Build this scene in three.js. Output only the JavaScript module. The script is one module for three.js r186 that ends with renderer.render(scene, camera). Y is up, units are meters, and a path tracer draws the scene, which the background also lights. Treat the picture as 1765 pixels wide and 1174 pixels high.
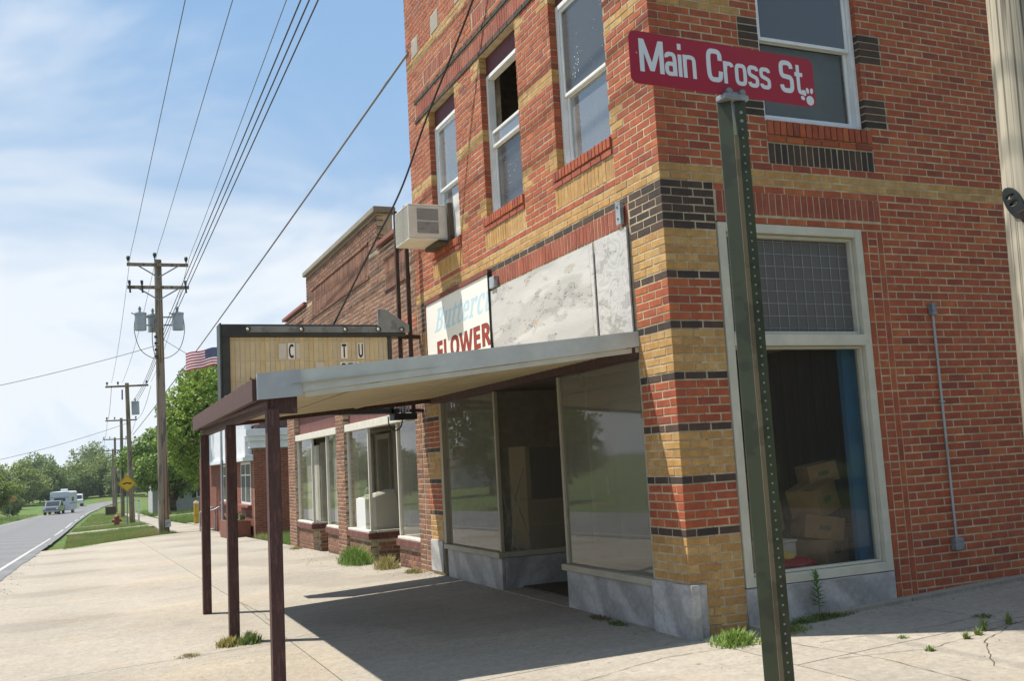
import * as THREE from 'three';
import { mergeGeometries } from 'three/addons/utils/BufferGeometryUtils.js';
import { RoundedBoxGeometry } from 'three/addons/geometries/RoundedBoxGeometry.js';
import { TextGeometry } from 'three/addons/geometries/TextGeometry.js';
import { FontLoader } from 'three/addons/loaders/FontLoader.js';

// ------------------------------------------------------------------ camera, sky, sun, exposure
const scene = new THREE.Scene();
const camera = new THREE.PerspectiveCamera(2 * Math.atan(587 / 1698.5) * 180 / Math.PI, 1765 / 1174, 0.1, 2000);
{
  const yaw = 0.41433134, pitch = 0.11975513, roll = -0.0543544;
  const f = new THREE.Vector3(Math.sin(yaw) * Math.cos(pitch), Math.sin(pitch), -Math.cos(yaw) * Math.cos(pitch));
  const r = new THREE.Vector3().crossVectors(f, new THREE.Vector3(0, 1, 0)).normalize(), u = new THREE.Vector3().crossVectors(r, f);
  const c = Math.cos(roll), s = Math.sin(roll);
  const r2 = r.clone().multiplyScalar(c).addScaledVector(u, s), u2 = u.clone().multiplyScalar(c).addScaledVector(r, -s);
  camera.quaternion.setFromRotationMatrix(new THREE.Matrix4().makeBasis(r2, u2, f.clone().negate()));
  camera.position.set(-4.211, 1.401, 6.486);
}
scene.add(camera);
const EYE = camera.position.clone();
const SUN = new THREE.Vector3(-1, 2.55, -0.85).normalize();
const sun = new THREE.DirectionalLight(new THREE.Color(1, 0.935, 0.825), 5.0);
sun.position.copy(SUN).multiplyScalar(60); sun.castShadow = true; sun.shadow.radius = 1.2;
sun.shadow.mapSize.set(4096, 4096);
Object.assign(sun.shadow.camera, { left: -50, right: 50, top: 50, bottom: -50, near: 1, far: 200 });
scene.add(sun, sun.target);
const renderer = new THREE.WebGLRenderer({ antialias: true });
renderer.toneMapping = THREE.LinearToneMapping; renderer.toneMappingExposure = 1.6;
renderer.shadowMap.enabled = true;

// ------------------------------------------------------------------ noise and textures
let seedState = 1234567;
const rnd = () => { seedState = (seedState + 0x6d2b79f5) | 0; let t = Math.imul(seedState ^ (seedState >>> 15), 1 | seedState); t = (t + Math.imul(t ^ (t >>> 7), 61 | t)) ^ t; return ((t ^ (t >>> 14)) >>> 0) / 4294967296; };
const rr = (a, b) => a + (b - a) * rnd();
const pick = (a) => a[Math.floor(rnd() * a.length) % a.length];
const clamp = (v, a, b) => Math.max(a, Math.min(b, v));
const lerp = (a, b, t) => a + (b - a) * t;
const sstep = (a, b, x) => { const t = clamp((x - a) / (b - a), 0, 1); return t * t * (3 - 2 * t); };
const LAT = new Float32Array(65536); for (let i = 0; i < 65536; i++) LAT[i] = rnd();
function vnoise(x, y, per) {            // periodic value noise, per = period in cells (up to 256)
  const xi = Math.floor(x), yi = Math.floor(y); let fx = x - xi, fy = y - yi; fx = fx * fx * (3 - 2 * fx); fy = fy * fy * (3 - 2 * fy);
  const m = (v) => ((v % per) + per) % per, a = m(xi), b = m(xi + 1), c = m(yi) * 256, d = m(yi + 1) * 256;
  return (LAT[a + c] * (1 - fx) + LAT[b + c] * fx) * (1 - fy) + (LAT[a + d] * (1 - fx) + LAT[b + d] * fx) * fy;
}
function fbm(u, v, base, oct, gain = 0.5) { let s = 0, a = 1, t = 0, p = base; for (let o = 0; o < oct; o++) { s += a * vnoise(u * p + o * 17.3 * p, v * p + o * 9.1 * p, Math.min(p, 256)); t += a; a *= gain; p *= 2; } return s / t; }
const finish = (t, rep, srgb) => { t.wrapS = t.wrapT = THREE.RepeatWrapping; t.magFilter = THREE.LinearFilter; t.minFilter = THREE.LinearMipmapLinearFilter; t.generateMipmaps = true; if (srgb) t.colorSpace = THREE.SRGBColorSpace; t.repeat.set(rep[0], rep[1]); t.needsUpdate = true; return t; };
function tex(w, h, fn, rep = [1, 1], srgb = true) {
  const d = new Uint8Array(w * h * 4);
  for (let y = 0; y < h; y++) for (let x = 0; x < w; x++) { const c = fn(x / w, y / h); const k = (y * w + x) * 4; if (typeof c === 'number') { d[k] = d[k + 1] = d[k + 2] = clamp(c * 255, 0, 255); } else { d[k] = clamp(c[0] * 255, 0, 255); d[k + 1] = clamp(c[1] * 255, 0, 255); d[k + 2] = clamp(c[2] * 255, 0, 255); } d[k + 3] = 255; }
  return finish(new THREE.DataTexture(d, w, h, THREE.RGBAFormat), rep, srgb);
}
function canvasTex(w, h, draw) { const c = document.createElement('canvas'); c.width = w; c.height = h; const g = c.getContext('2d'); draw(g, w, h); const t = new THREE.CanvasTexture(c); t.colorSpace = THREE.SRGBColorSpace; t.magFilter = THREE.LinearFilter; return t; }

// sky: blue with thin high cirrus
{
  const W = 2048, H = 1024, d = new Float32Array(W * H * 4);
  for (let j = 0; j < H; j++) for (let i = 0; i < W; i++) {
    const el = (j + 0.5) / H * Math.PI - Math.PI / 2, az = ((i + 0.5) / W - 0.5) * 2 * Math.PI;
    const dx = Math.cos(el) * Math.cos(az), dy = Math.sin(el), dz = Math.cos(el) * Math.sin(az);
    const e = Math.max(0, dy), k = (j * W + i) * 4;
    let g = Math.pow(1 - e, 4.2), R = lerp(0.150, 0.43, g), Gc = lerp(0.282, 0.525, g), B = lerp(0.48, 0.61, g);
    if (dy > 0) {
      const q = 1 / (dy + 0.22), X = dx * q, Z = dz * q;
      const wx = fbm(X * 0.09 + 3.3, Z * 0.09 + 1.7, 8, 3) - 0.5, wz = fbm(X * 0.09 + 7.1, Z * 0.09 + 5.2, 8, 3) - 0.5;
      const a = fbm((X * 0.9 + Z * 0.35 + wx * 1.3) * 0.21 + 0.77, (Z * 0.62 - X * 0.25 + wz * 1.3) * 0.21 + 0.21, 8, 7, 0.62);
      const b = fbm((X + wx * 1.2) * 0.075 + 0.41, (Z + wz * 1.2) * 0.075 + 0.63, 8, 5, 0.55);
      let c = sstep(0.37, 0.66, a * 0.68 + b * 0.34) * 0.88 + sstep(0.50, 0.66, b) * 0.20;
      c = clamp(c + 0.04 + 0.22 * (1 - sstep(0.02, 0.36, dy)), 0, 0.94);
      R = lerp(R, 0.565, c); Gc = lerp(Gc, 0.60, c); B = lerp(B, 0.635, c);
    } else { const t = sstep(0, -0.12, dy); R = lerp(R, 0.20, t); Gc = lerp(Gc, 0.20, t); B = lerp(B, 0.17, t); }
    d[k] = R; d[k + 1] = Gc; d[k + 2] = B; d[k + 3] = 1;
  }
  const t = new THREE.DataTexture(d, W, H, THREE.RGBAFormat, THREE.FloatType);
  t.mapping = THREE.EquirectangularReflectionMapping; t.magFilter = THREE.LinearFilter; t.needsUpdate = true;
  scene.background = t; scene.environment = t;
}

const T = {};
T.grain = tex(512, 512, (u, v) => { const n = fbm(u, v, 8, 6, 0.6), p = fbm(u + 0.3, v, 64, 2); return clamp(0.76 + 0.26 * n + (p > 0.72 ? -0.09 : 0) + (p < 0.28 ? 0.04 : 0), 0, 1); }, [2.2, 2.2]);
T.grainB = tex(512, 512, (u, v) => fbm(u, v, 64, 3, 0.7), [2.2, 2.2], false);
T.mortar = tex(512, 512, (u, v) => { const n = fbm(u, v, 16, 5, 0.65), s = fbm(u + 0.4, v + 0.2, 4, 3); return [0.70 + 0.3 * n - 0.10 * s, 0.68 + 0.3 * n - 0.10 * s, 0.64 + 0.3 * n - 0.09 * s]; }, [0.9, 0.9]);
T.concrete = tex(1024, 1024, (u, v) => {
  const a = fbm(u, v, 4, 5, 0.6), b = fbm(u + 0.2, v + 0.5, 128, 2, 0.7), st = sstep(0.55, 0.72, fbm(u + 0.6, v + 0.1, 3, 4)), ru = sstep(0.60, 0.75, fbm(u + 0.15, v + 0.85, 5, 4));
  const sp = fbm(u + 0.9, v + 0.4, 200, 1) > 0.93 ? -0.16 : 0, ln = 0.05 * (fbm(u * 0.5, v * 4, 16, 3) - 0.5);
  const g = 0.80 + 0.12 * (a - 0.5) + 0.12 * (b - 0.5) - 0.06 * st + sp + ln;
  return [g + 0.010 * ru, g * 0.985 - 0.004 * ru, g * 0.965 - 0.022 * ru];
}, [0.22, 0.22]);
T.concreteB = tex(512, 512, (u, v) => fbm(u, v, 64, 4, 0.75), [0.8, 0.8], false);
T.asphalt = tex(1024, 1024, (u, v) => { const a = fbm(u, v, 4, 4), b = fbm(u, v, 200, 2, 0.8); const g = 0.74 + 0.16 * (a - 0.5) + 0.34 * (b - 0.5); return [g, g, g * 1.01]; }, [0.25, 0.25]);
T.grass = tex(1024, 1024, (u, v) => { const a = fbm(u, v, 6, 5, 0.6), b = fbm(u, v, 160, 2, 0.8), dr = sstep(0.52, 0.72, fbm(u + 0.4, v + 0.3, 5, 4)); const g = 0.72 + 0.3 * (a - 0.5) + 0.5 * (b - 0.5); return [g * (0.82 + 0.30 * dr), g * (0.98 - 0.03 * dr), g * (0.78 - 0.12 * dr)]; }, [0.12, 0.12]);
T.paintWood = tex(512, 512, (u, v) => { const g = fbm(u * 8 % 1, v, 32, 3), w = fbm(u, v * 0.3, 32, 4, 0.6), chip = sstep(0.60, 0.66, fbm(u + 0.3, v * 0.5 + 0.2, 24, 4, 0.62)); const k = 0.78 + 0.30 * (w - 0.5) + 0.12 * (g - 0.5); return [k + 0.22 * chip, k + 0.25 * chip, k + 0.26 * chip]; }, [2.5, 1]);
T.pole = tex(512, 1024, (u, v) => {
  const s = fbm(u, v * 0.12, 64, 4, 0.65), b = fbm(u, v, 4, 5), cr = fbm(u + 0.15, v * 0.05 + 0.4, 48, 3, 0.5), dk = sstep(0.60, 0.70, cr) , bl = sstep(0.56, 0.68, fbm(u + 0.7, v + 0.2, 6, 5, 0.6)), wm = sstep(0.5, 0.7, fbm(u + 0.33, v * 0.4 + 0.6, 4, 3));
  const g = 0.84 + 0.22 * (s - 0.5) + 0.16 * (b - 0.5) - 0.36 * dk - 0.24 * bl; return [g * (1 + 0.05 * wm), g * (0.965 + 0.01 * wm), g * (0.90 - 0.09 * wm)];
}, [1, 0.4]);
T.poleB = tex(256, 512, (u, v) => fbm(u, v * 0.1, 64, 4, 0.65), [1, 0.4], false);
T.marble = tex(512, 512, (u, v) => { const w = fbm(u, v, 3, 5, 0.55), t = u * 2 + v * 2 + 1.5 * w, n = 0.5 + 0.5 * Math.sin(t * Math.PI * 2), f = fbm(u, v, 48, 4), vein = sstep(0.93, 1, 0.5 + 0.5 * Math.sin((u * 2 + v * 2 + 1.2 * fbm(u + 0.3, v, 4, 4)) * Math.PI * 2)), sp = fbm(u + 0.2, v + 0.7, 128, 1) > 0.955 ? -0.2 : 0; const g = 0.76 + 0.15 * (n - 0.5) + 0.14 * (f - 0.5) - 0.05 * vein + sp; return [g, g, g * 1.01]; }, [0.8, 0.8]);
T.woodpanel = tex(256, 512, (u, v) => { const n = fbm(u, v * 0.1, 32, 4, 0.6); const gr = Math.abs((u * 5 % 1) - 0.5) < 0.03 ? -0.3 : 0; const g = 0.8 + 0.35 * (n - 0.5) + gr; return [g, g * 0.95, g * 0.9]; }, [1, 0.5]);
T.metal = tex(256, 256, (u, v) => 0.86 + 0.14 * fbm(u, v, 8, 5, 0.6), [1, 1]);
T.card = tex(256, 256, (u, v) => 0.84 + 0.14 * fbm(u, v, 16, 4), [1.5, 1.5]);
T.worn = tex(512, 512, (u, v) => { const n = fbm(u, v, 6, 5, 0.6), c = sstep(0.54, 0.62, fbm(u + 0.5, v + 0.2, 8, 5, 0.62)); return 0.68 + 0.16 * n + 0.14 * (1 - c); }, [1.3, 1.3]);
// dust film and streaks on old shop glass (roughness only)
T.dust = tex(512, 512, (u, v) => { const n = fbm(u, v, 8, 5, 0.6), st = fbm(u, v * 0.15, 64, 3); return 0.012 + 0.05 * sstep(0.5, 0.85, n) + 0.03 * sstep(0.6, 0.85, st); }, [0.5, 0.5], false);

const lin = (r, g, b) => new THREE.Color().setRGB(r, g, b);
const mat = (c, rough = 0.85, o = {}) => new THREE.MeshStandardMaterial({ color: Array.isArray(c) ? lin(...c) : c, roughness: rough, ...o });
const glassM = (o = {}) => new THREE.MeshPhysicalMaterial({ color: lin(0.80, 0.86, 0.83), roughness: 0.04, transmission: 1, thickness: 0, ior: 1.5, side: THREE.DoubleSide, ...o });

// ------------------------------------------------------------------ helpers
const V3 = (x, y, z) => new THREE.Vector3(x, y, z);
const used = {};
function numbered(n) { const k = used[n] = (used[n] ?? -1) + 1; return k ? n + '_' + String(k).padStart(3, '0') : n; }
function shadowOn(m) { m.castShadow = m.receiveShadow = true; return m; }
function tag(o, label, category, group, kind) { Object.assign(o.userData, { label, category }); if (group) o.userData.group = group; if (kind) o.userData.kind = kind; return o; }
function thing(name, label, category, p = [0, 0, 0], ry = 0, group) { const g = new THREE.Group(); g.name = numbered(name); g.position.set(...p); g.rotation.y = ry; scene.add(g); return tag(g, label, category, group); }
function clean(g) { g = g.index ? g.toNonIndexed() : g; for (const k of Object.keys(g.attributes)) if (!['position', 'normal', 'uv', 'color'].includes(k)) g.deleteAttribute(k); g.clearGroups?.(); return g; }
const merge = (list) => { list = list.flat().map(clean); return list.length === 1 ? list[0] : mergeGeometries(list); };
function part(name, geos, m, parent, label) { const o = shadowOn(new THREE.Mesh(Array.isArray(geos) ? merge(geos) : geos, m)); o.name = parent === scene ? numbered(name) : name; parent.add(o); if (label) o.userData.label = label; return o; }
function struct(name, geos, m, kind = 'structure') { const o = part(name, geos, m, scene); o.userData.kind = kind; return o; }
function xf(g, x = 0, y = 0, z = 0, rx = 0, ry = 0, rz = 0) { if (rx) g.rotateX(rx); if (ry) g.rotateY(ry); if (rz) g.rotateZ(rz); return g.translate(x, y, z); }
function metric(g, s = 1) {           // uv in metres from the dominant axis of each face
  g = clean(g); const p = g.attributes.position, n = g.attributes.normal, uv = new Float32Array(p.count * 2);
  for (let i = 0; i < p.count; i++) { const ax = Math.abs(n.getX(i)), ay = Math.abs(n.getY(i)), az = Math.abs(n.getZ(i)); let a, b; if (ay >= ax && ay >= az) { a = p.getX(i); b = p.getZ(i); } else if (ax >= az) { a = p.getZ(i); b = p.getY(i); } else { a = p.getX(i); b = p.getY(i); } uv[2 * i] = a * s; uv[2 * i + 1] = b * s; }
  g.setAttribute('uv', new THREE.BufferAttribute(uv, 2)); return g;
}
const box = (x0, x1, y0, y1, z0, z1) => metric(new THREE.BoxGeometry(x1 - x0, y1 - y0, z1 - z0).translate((x0 + x1) / 2, (y0 + y1) / 2, (z0 + z1) / 2));
const rbox = (x0, x1, y0, y1, z0, z1, r = 0.006) => metric(new RoundedBoxGeometry(x1 - x0, y1 - y0, z1 - z0, 1, Math.min(r, (x1 - x0) / 2.1, (y1 - y0) / 2.1, (z1 - z0) / 2.1)).translate((x0 + x1) / 2, (y0 + y1) / 2, (z0 + z1) / 2));
const cyl = (r0, r1, h, n = 16) => new THREE.CylinderGeometry(r1, r0, h, n);
function rod(a, b, r, n = 8, r2 = r) { const A = V3(...a), B = V3(...b), d = B.clone().sub(A), g = new THREE.CylinderGeometry(r2, r, d.length(), n); g.applyQuaternion(new THREE.Quaternion().setFromUnitVectors(V3(0, 1, 0), d.clone().normalize())); return g.translate((A.x + B.x) / 2, (A.y + B.y) / 2, (A.z + B.z) / 2); }
function bar(a, b, w, h) { const A = V3(...a), B = V3(...b), d = B.clone().sub(A), L = d.length(); d.normalize(); const up = Math.abs(d.y) > 0.95 ? V3(1, 0, 0) : V3(0, 1, 0), x = new THREE.Vector3().crossVectors(up, d).normalize(), y = new THREE.Vector3().crossVectors(d, x); const g = metric(new THREE.BoxGeometry(w, h, L)); g.applyMatrix4(new THREE.Matrix4().makeBasis(x, y, d)); return g.translate((A.x + B.x) / 2, (A.y + B.y) / 2, (A.z + B.z) / 2); }
const tube = (pts, r, n = 24, m = 6) => new THREE.TubeGeometry(new THREE.CatmullRomCurve3(pts.map((p) => V3(...p))), n, r, m);
function extr(pts, d, bevel = 0) { const s = new THREE.Shape(pts.map((p) => new THREE.Vector2(...p))); return new THREE.ExtrudeGeometry(s, { depth: d, bevelEnabled: bevel > 0, bevelSize: bevel, bevelThickness: bevel, bevelSegments: 1 }); }
const frameBars = (u0, u1, y0, y1, w, z0, z1, r = 0.004) => [rbox(u0, u0 + w, y0, y1, z0, z1, r), rbox(u1 - w, u1, y0, y1, z0, z1, r), rbox(u0 + w, u1 - w, y0, y0 + w, z0 + 0.001, z1 - 0.001, r), rbox(u0 + w, u1 - w, y1 - w, y1, z0 + 0.001, z1 - 0.001, r)];
const quad = (u0, u1, y0, y1, z) => xf(new THREE.PlaneGeometry(u1 - u0, y1 - y0), (u0 + u1) / 2, (y0 + y1) / 2, z);

// ground height: the pavement falls towards the road, the street runs downhill away from the camera
function G(x, z) { const L = Math.max(0, -z - 6); return -0.02 + 0.0375 * clamp(x, -4.5, 6) - 0.021 * Math.min(L, 60) - 0.016 * clamp(L - 60, 0, 100); }
const wob = (x, z) => 0.010 * (fbm(x * 0.02 + 0.5, z * 0.02 + 0.5, 8, 3) - 0.5);
function patch(poly, nx, nz, lift = 0, skirt = 0.06) {   // poly: 4 corners [x,z] a b c d (a-b near edge, d-c far edge), bilinear, with a skirt
  const pos = [], uv = [], idx = [], W = nx + 1;
  const P = (i, j, dy = 0) => { const s = i / nx, t = j / nz, [a, b, c, d] = poly; const x = lerp(lerp(a[0], b[0], s), lerp(d[0], c[0], s), t), z = lerp(lerp(a[1], b[1], s), lerp(d[1], c[1], s), t); pos.push(x, G(x, z) + lift + wob(x, z) + dy, z); uv.push(x, z); };
  for (let j = 0; j <= nz; j++) for (let i = 0; i <= nx; i++) P(i, j);
  for (let j = 0; j < nz; j++) for (let i = 0; i < nx; i++) { const a = j * W + i; idx.push(a, a + 1, a + W + 1, a, a + W + 1, a + W); }
  if (skirt) {
    const ring = []; for (let i = 0; i <= nx; i++) ring.push([i, 0]); for (let j = 1; j <= nz; j++) ring.push([nx, j]); for (let i = nx - 1; i >= 0; i--) ring.push([i, nz]); for (let j = nz - 1; j >= 0; j--) ring.push([0, j]);
    for (let k = 0; k + 1 < ring.length; k++) { const o = pos.length / 3; P(...ring[k]); P(...ring[k + 1]); P(...ring[k], -skirt); P(...ring[k + 1], -skirt); idx.push(o, o + 2, o + 1, o + 1, o + 2, o + 3); }
  }
  const g = new THREE.BufferGeometry(); g.setAttribute('position', new THREE.Float32BufferAttribute(pos, 3)); g.setAttribute('uv', new THREE.Float32BufferAttribute(uv, 2)); g.setIndex(idx);
  const n = clean(g); n.computeVertexNormals(); return n;
}
const smoothPatch = (poly, nx, nz, lift) => { const g = patch(poly, nx, nz, lift, 0); return g; };

// ------------------------------------------------------------------ materials
const M = {
  mortar: mat([0.70, 0.61, 0.46], 0.95, { map: T.mortar, bumpMap: T.grainB, bumpScale: 0.003 }),
  concrete: [[0.468, 0.432, 0.376], [0.458, 0.424, 0.366], [0.476, 0.440, 0.382], [0.450, 0.418, 0.364]].map((c) => mat(c, 0.92, { map: T.concrete, bumpMap: T.concreteB, bumpScale: 0.004 })),
  roughConc: mat([0.45, 0.415, 0.355], 0.95, { map: T.concrete, bumpMap: T.concreteB, bumpScale: 0.010 }),
  dirt: mat([0.10, 0.085, 0.065], 1, { map: T.grass }),
  asphalt: mat([0.255, 0.26, 0.268], 0.9, { map: T.asphalt, bumpMap: T.concreteB, bumpScale: 0.004 }),
  roadPaint: mat([0.50, 0.50, 0.49], 0.8, { map: T.worn }),
  grass: mat([0.19, 0.26, 0.065], 1, { map: T.grass, bumpMap: T.concreteB, bumpScale: 0.03 }),
  whiteAlu: mat([0.82, 0.83, 0.84], 0.42, { map: T.metal }),
  cream: mat([0.58, 0.56, 0.46], 0.6, { map: T.metal }),
  creamDull: mat([0.42, 0.38, 0.29], 0.65, { map: T.metal }),
  marble: mat([0.58, 0.57, 0.55], 0.55, { map: T.marble }),
  maroon: mat([0.115, 0.022, 0.030], 0.6, { map: T.metal }),
  maroonPaint: mat([0.115, 0.050, 0.042], 0.72, { map: T.paintWood, bumpMap: T.poleB, bumpScale: 0.003 }),
  greyMetal: mat([0.60, 0.62, 0.585], 0.5, { map: T.metal, metalness: 0.15 }),
  galv: mat([0.44, 0.48, 0.51], 0.45, { map: T.worn, metalness: 0.35 }),
  galvDull: mat([0.30, 0.32, 0.34], 0.55, { map: T.worn, metalness: 0.3 }),
  tanMetal: mat([0.56, 0.47, 0.28], 0.55, { map: T.metal }),
  darkMetal: mat([0.030, 0.034, 0.037], 0.5, { map: T.worn }),
  rust: mat([0.055, 0.030, 0.022], 0.8, { map: T.worn }),
  black: mat([0.012, 0.012, 0.013], 0.5),
  woodPanel: mat([0.15, 0.075, 0.045], 0.6, { map: T.woodpanel }),
  floor: mat([0.10, 0.085, 0.07], 0.7, { map: T.concrete }),
  plaster: mat([0.36, 0.33, 0.28], 0.9, { map: T.metal }),
  darkwall: mat([0.055, 0.045, 0.04], 0.9, { map: T.metal }),
  card: mat([0.33, 0.20, 0.095], 0.9, { map: T.card }),
  cardB: mat([0.40, 0.25, 0.13], 0.9, { map: T.card }),
  white: mat([0.72, 0.72, 0.70], 0.4), whiteRough: mat([0.66, 0.66, 0.64], 0.8, { map: T.metal }), paleStone: mat([0.64, 0.63, 0.61], 0.7, { map: T.marble, bumpMap: T.concreteB, bumpScale: 0.003 }),
  blue: mat([0.012, 0.13, 0.30], 0.5, { map: T.metal }),
  wire: mat([0.05, 0.05, 0.055], 0.6), wireLight: mat([0.16, 0.17, 0.18], 0.6),
  shopGlass: glassM({ color: lin(0.62, 0.60, 0.51), roughnessMap: T.dust, roughness: 1, ior: 1.5, transmission: 0.80 }),
  glass: glassM({ color: lin(0.78, 0.83, 0.86), roughnessMap: T.dust, roughness: 1, ior: 2.3, metalness: 0.25 }),
  screenGlass: glassM({ color: lin(0.30, 0.32, 0.33), roughness: 0.18, ior: 1.7, transmission: 0.78 }),
  clearGlass: glassM({ color: lin(0.74, 0.73, 0.66), roughnessMap: T.dust, roughness: 1, ior: 1.5, transmission: 0.93 }),
  dimGlass: glassM({ color: lin(0.74, 0.74, 0.68), roughnessMap: T.dust, roughness: 1, ior: 1.35, transmission: 0.97 }),
  poleWood: mat([0.52, 0.50, 0.455], 0.9, { map: T.pole, bumpMap: T.poleB, bumpScale: 0.006 }),
  poleDark: mat([0.37, 0.315, 0.27], 0.9, { map: T.pole, bumpMap: T.poleB, bumpScale: 0.006 }),
};
for (const m of [M.galv, M.galvDull, M.whiteAlu]) m.map = m.map.clone();

// ------------------------------------------------------------------ setting: ground, road, pavement
{
  const g = new THREE.PlaneGeometry(420, 460, 84, 92).rotateX(-Math.PI / 2).translate(0, 0, -150), p = g.attributes.position, uv = g.attributes.uv;
  for (let i = 0; i < p.count; i++) { const x = p.getX(i), z = p.getZ(i); let h = G(x, z) - 0.09; if (x < -13) h += 0.02 * Math.min(30, -13 - x); if (z < -215) h += 0.02 * (-215 - z); p.setY(i, h); uv.setXY(i, x, z); }
  g.computeVertexNormals(); struct('ground', g, M.grass);
}
const roadX = (z) => { const k = [[40, -6.75], [0, -6.25], [-18.5, -5.9], [-41, -5.45], [-75, -4.95], [-129, -3.6], [-175, -1.6], [-205, 2], [-230, 9], [-250, 20], [-270, 40]]; for (let i = 0; i + 1 < k.length; i++) if (z <= k[i][0] && z >= k[i + 1][0]) { const t = (k[i][0] - z) / (k[i][0] - k[i + 1][0]); return lerp(k[i][1], k[i + 1][1], t); } return z > 40 ? -6.75 : 40; };
const ROADW = 5.9;
{
  const pos = [], uv = [], idx = []; let row = 0; const cols = 7;
  for (let z = 40; z > -262; z -= (z > -40 ? 0.12 : 1.2)) {
    const xr = roadX(z) + 0.33 + (z > -40 ? 0.16 * (fbm(z * 0.05, 0.3, 16, 4, 0.6) - 0.5) : 0), xl = roadX(z) - ROADW;
    for (let c = 0; c <= cols; c++) { const x = lerp(xl, xr, c / cols), s = c / cols - 0.5; pos.push(x, G(x, z) + 0.012 + 0.05 * (0.25 - s * s), z); uv.push(x, z); }
    if (row) for (let c = 0; c < cols; c++) { const a = (row - 1) * (cols + 1) + c, b = row * (cols + 1) + c; idx.push(a, a + 1, b + 1, a, b + 1, b); }
    row++;
  }
  const g = new THREE.BufferGeometry(); g.setAttribute('position', new THREE.Float32BufferAttribute(pos, 3)); g.setAttribute('uv', new THREE.Float32BufferAttribute(uv, 2)); g.setIndex(idx); g.computeVertexNormals();
  const road = struct('road', g, M.asphalt);
  const strip = (off, w, z0, z1) => { const ps = [], us = [], ix = []; let n = 0; for (let z = z0; z >= z1 - 1e-6; z -= Math.max(0.5, (z0 - z1) / 40)) { for (const e of [-w / 2, w / 2]) { const x = roadX(z) + off + e, s = (x - (roadX(z) - ROADW)) / (ROADW + 0.33) - 0.5; ps.push(x, G(x, z) + 0.018 + 0.05 * (0.25 - s * s), z); us.push(x, z); } if (n) { const a = 2 * n - 2; ix.push(a, a + 1, a + 3, a, a + 3, a + 2); } n++; } const q = new THREE.BufferGeometry(); q.setAttribute('position', new THREE.Float32BufferAttribute(ps, 3)); q.setAttribute('uv', new THREE.Float32BufferAttribute(us, 2)); q.setIndex(ix); q.computeVertexNormals(); return q; };
  for (const [a, b] of [[20, -14], [-14.6, -41], [-45, -57], [-61, -78], [-83, -112], [-118, -150]]) part('edge_line', strip(0, 0.095, a, b), M.roadPaint, road);
  part('edge_line', strip(-ROADW + 0.35, 0.12, 20, -150), M.roadPaint, road);
}
{
  const sw = new THREE.Group(); sw.name = 'sidewalk'; sw.userData.kind = 'structure'; scene.add(sw);
  let k = 0; const slab = (poly, m) => part('slab', patch(poly, 14, 14), m || M.concrete[(k++ * 7 + 3) % 4], sw);
  const J = 0.005, zl = [9, 4.5, 0.0, -2.72, -8.8, -15.1, -21.6, -28.2];
  const xl = [-6.45, -2.5, 0.02];
  for (let j = 0; j + 1 < zl.length; j++) for (let i = 0; i + 1 < xl.length; i++) {
    const a = xl[i] + J, b = xl[i + 1] - J, c = zl[j] - J, d = zl[j + 1] + J, rough = j <= 2 && i < 1;
    const far = (x) => (zl[j + 1] < -27 ? lerp(-27.0, -33, clamp((x + 4.9) / 3.6, 0, 1)) : d);
    slab([[a, c], [b, c], [b, far(b)], [a, far(a)]], rough ? M.roughConc : null);
  }
  for (const [a, b] of [[0.02, 1.9], [1.9, 3.9], [3.9, 6], [6, 8.2]]) for (const [c, d] of [[0.02, 1.15], [1.15, 3], [3, 6], [6, 9]]) slab([[a + J, d - J], [b - J, d - J], [b - J, c + J], [a + J, c + J]]);
  // path past the far buildings, drive and parking court
  slab([[-1.35, -33.1], [0.4, -31.5], [0.2, -48], [-0.9, -48]]); slab([[-0.9, -48.02], [0.2, -48.02], [0.5, -95], [-0.6, -95]]);
  slab([[0.4, -28.3], [9, -28.3], [9, -44], [0.4, -44]]);
  slab([[-4.9, -45.6], [-0.95, -45.6], [-0.95, -49.2], [-4.7, -49.2]], M.roughConc);
  slab([[-4.6, -60], [-1.0, -60], [-1.0, -62], [-4.5, -62]], M.roughConc);
  slab([[0.6, -66], [14, -66], [14, -70], [0.6, -70]]);
  slab([[0.25, -15.83], [7, -15.83], [7, -16.6], [0.25, -16.6]], M.roughConc);
}
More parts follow.
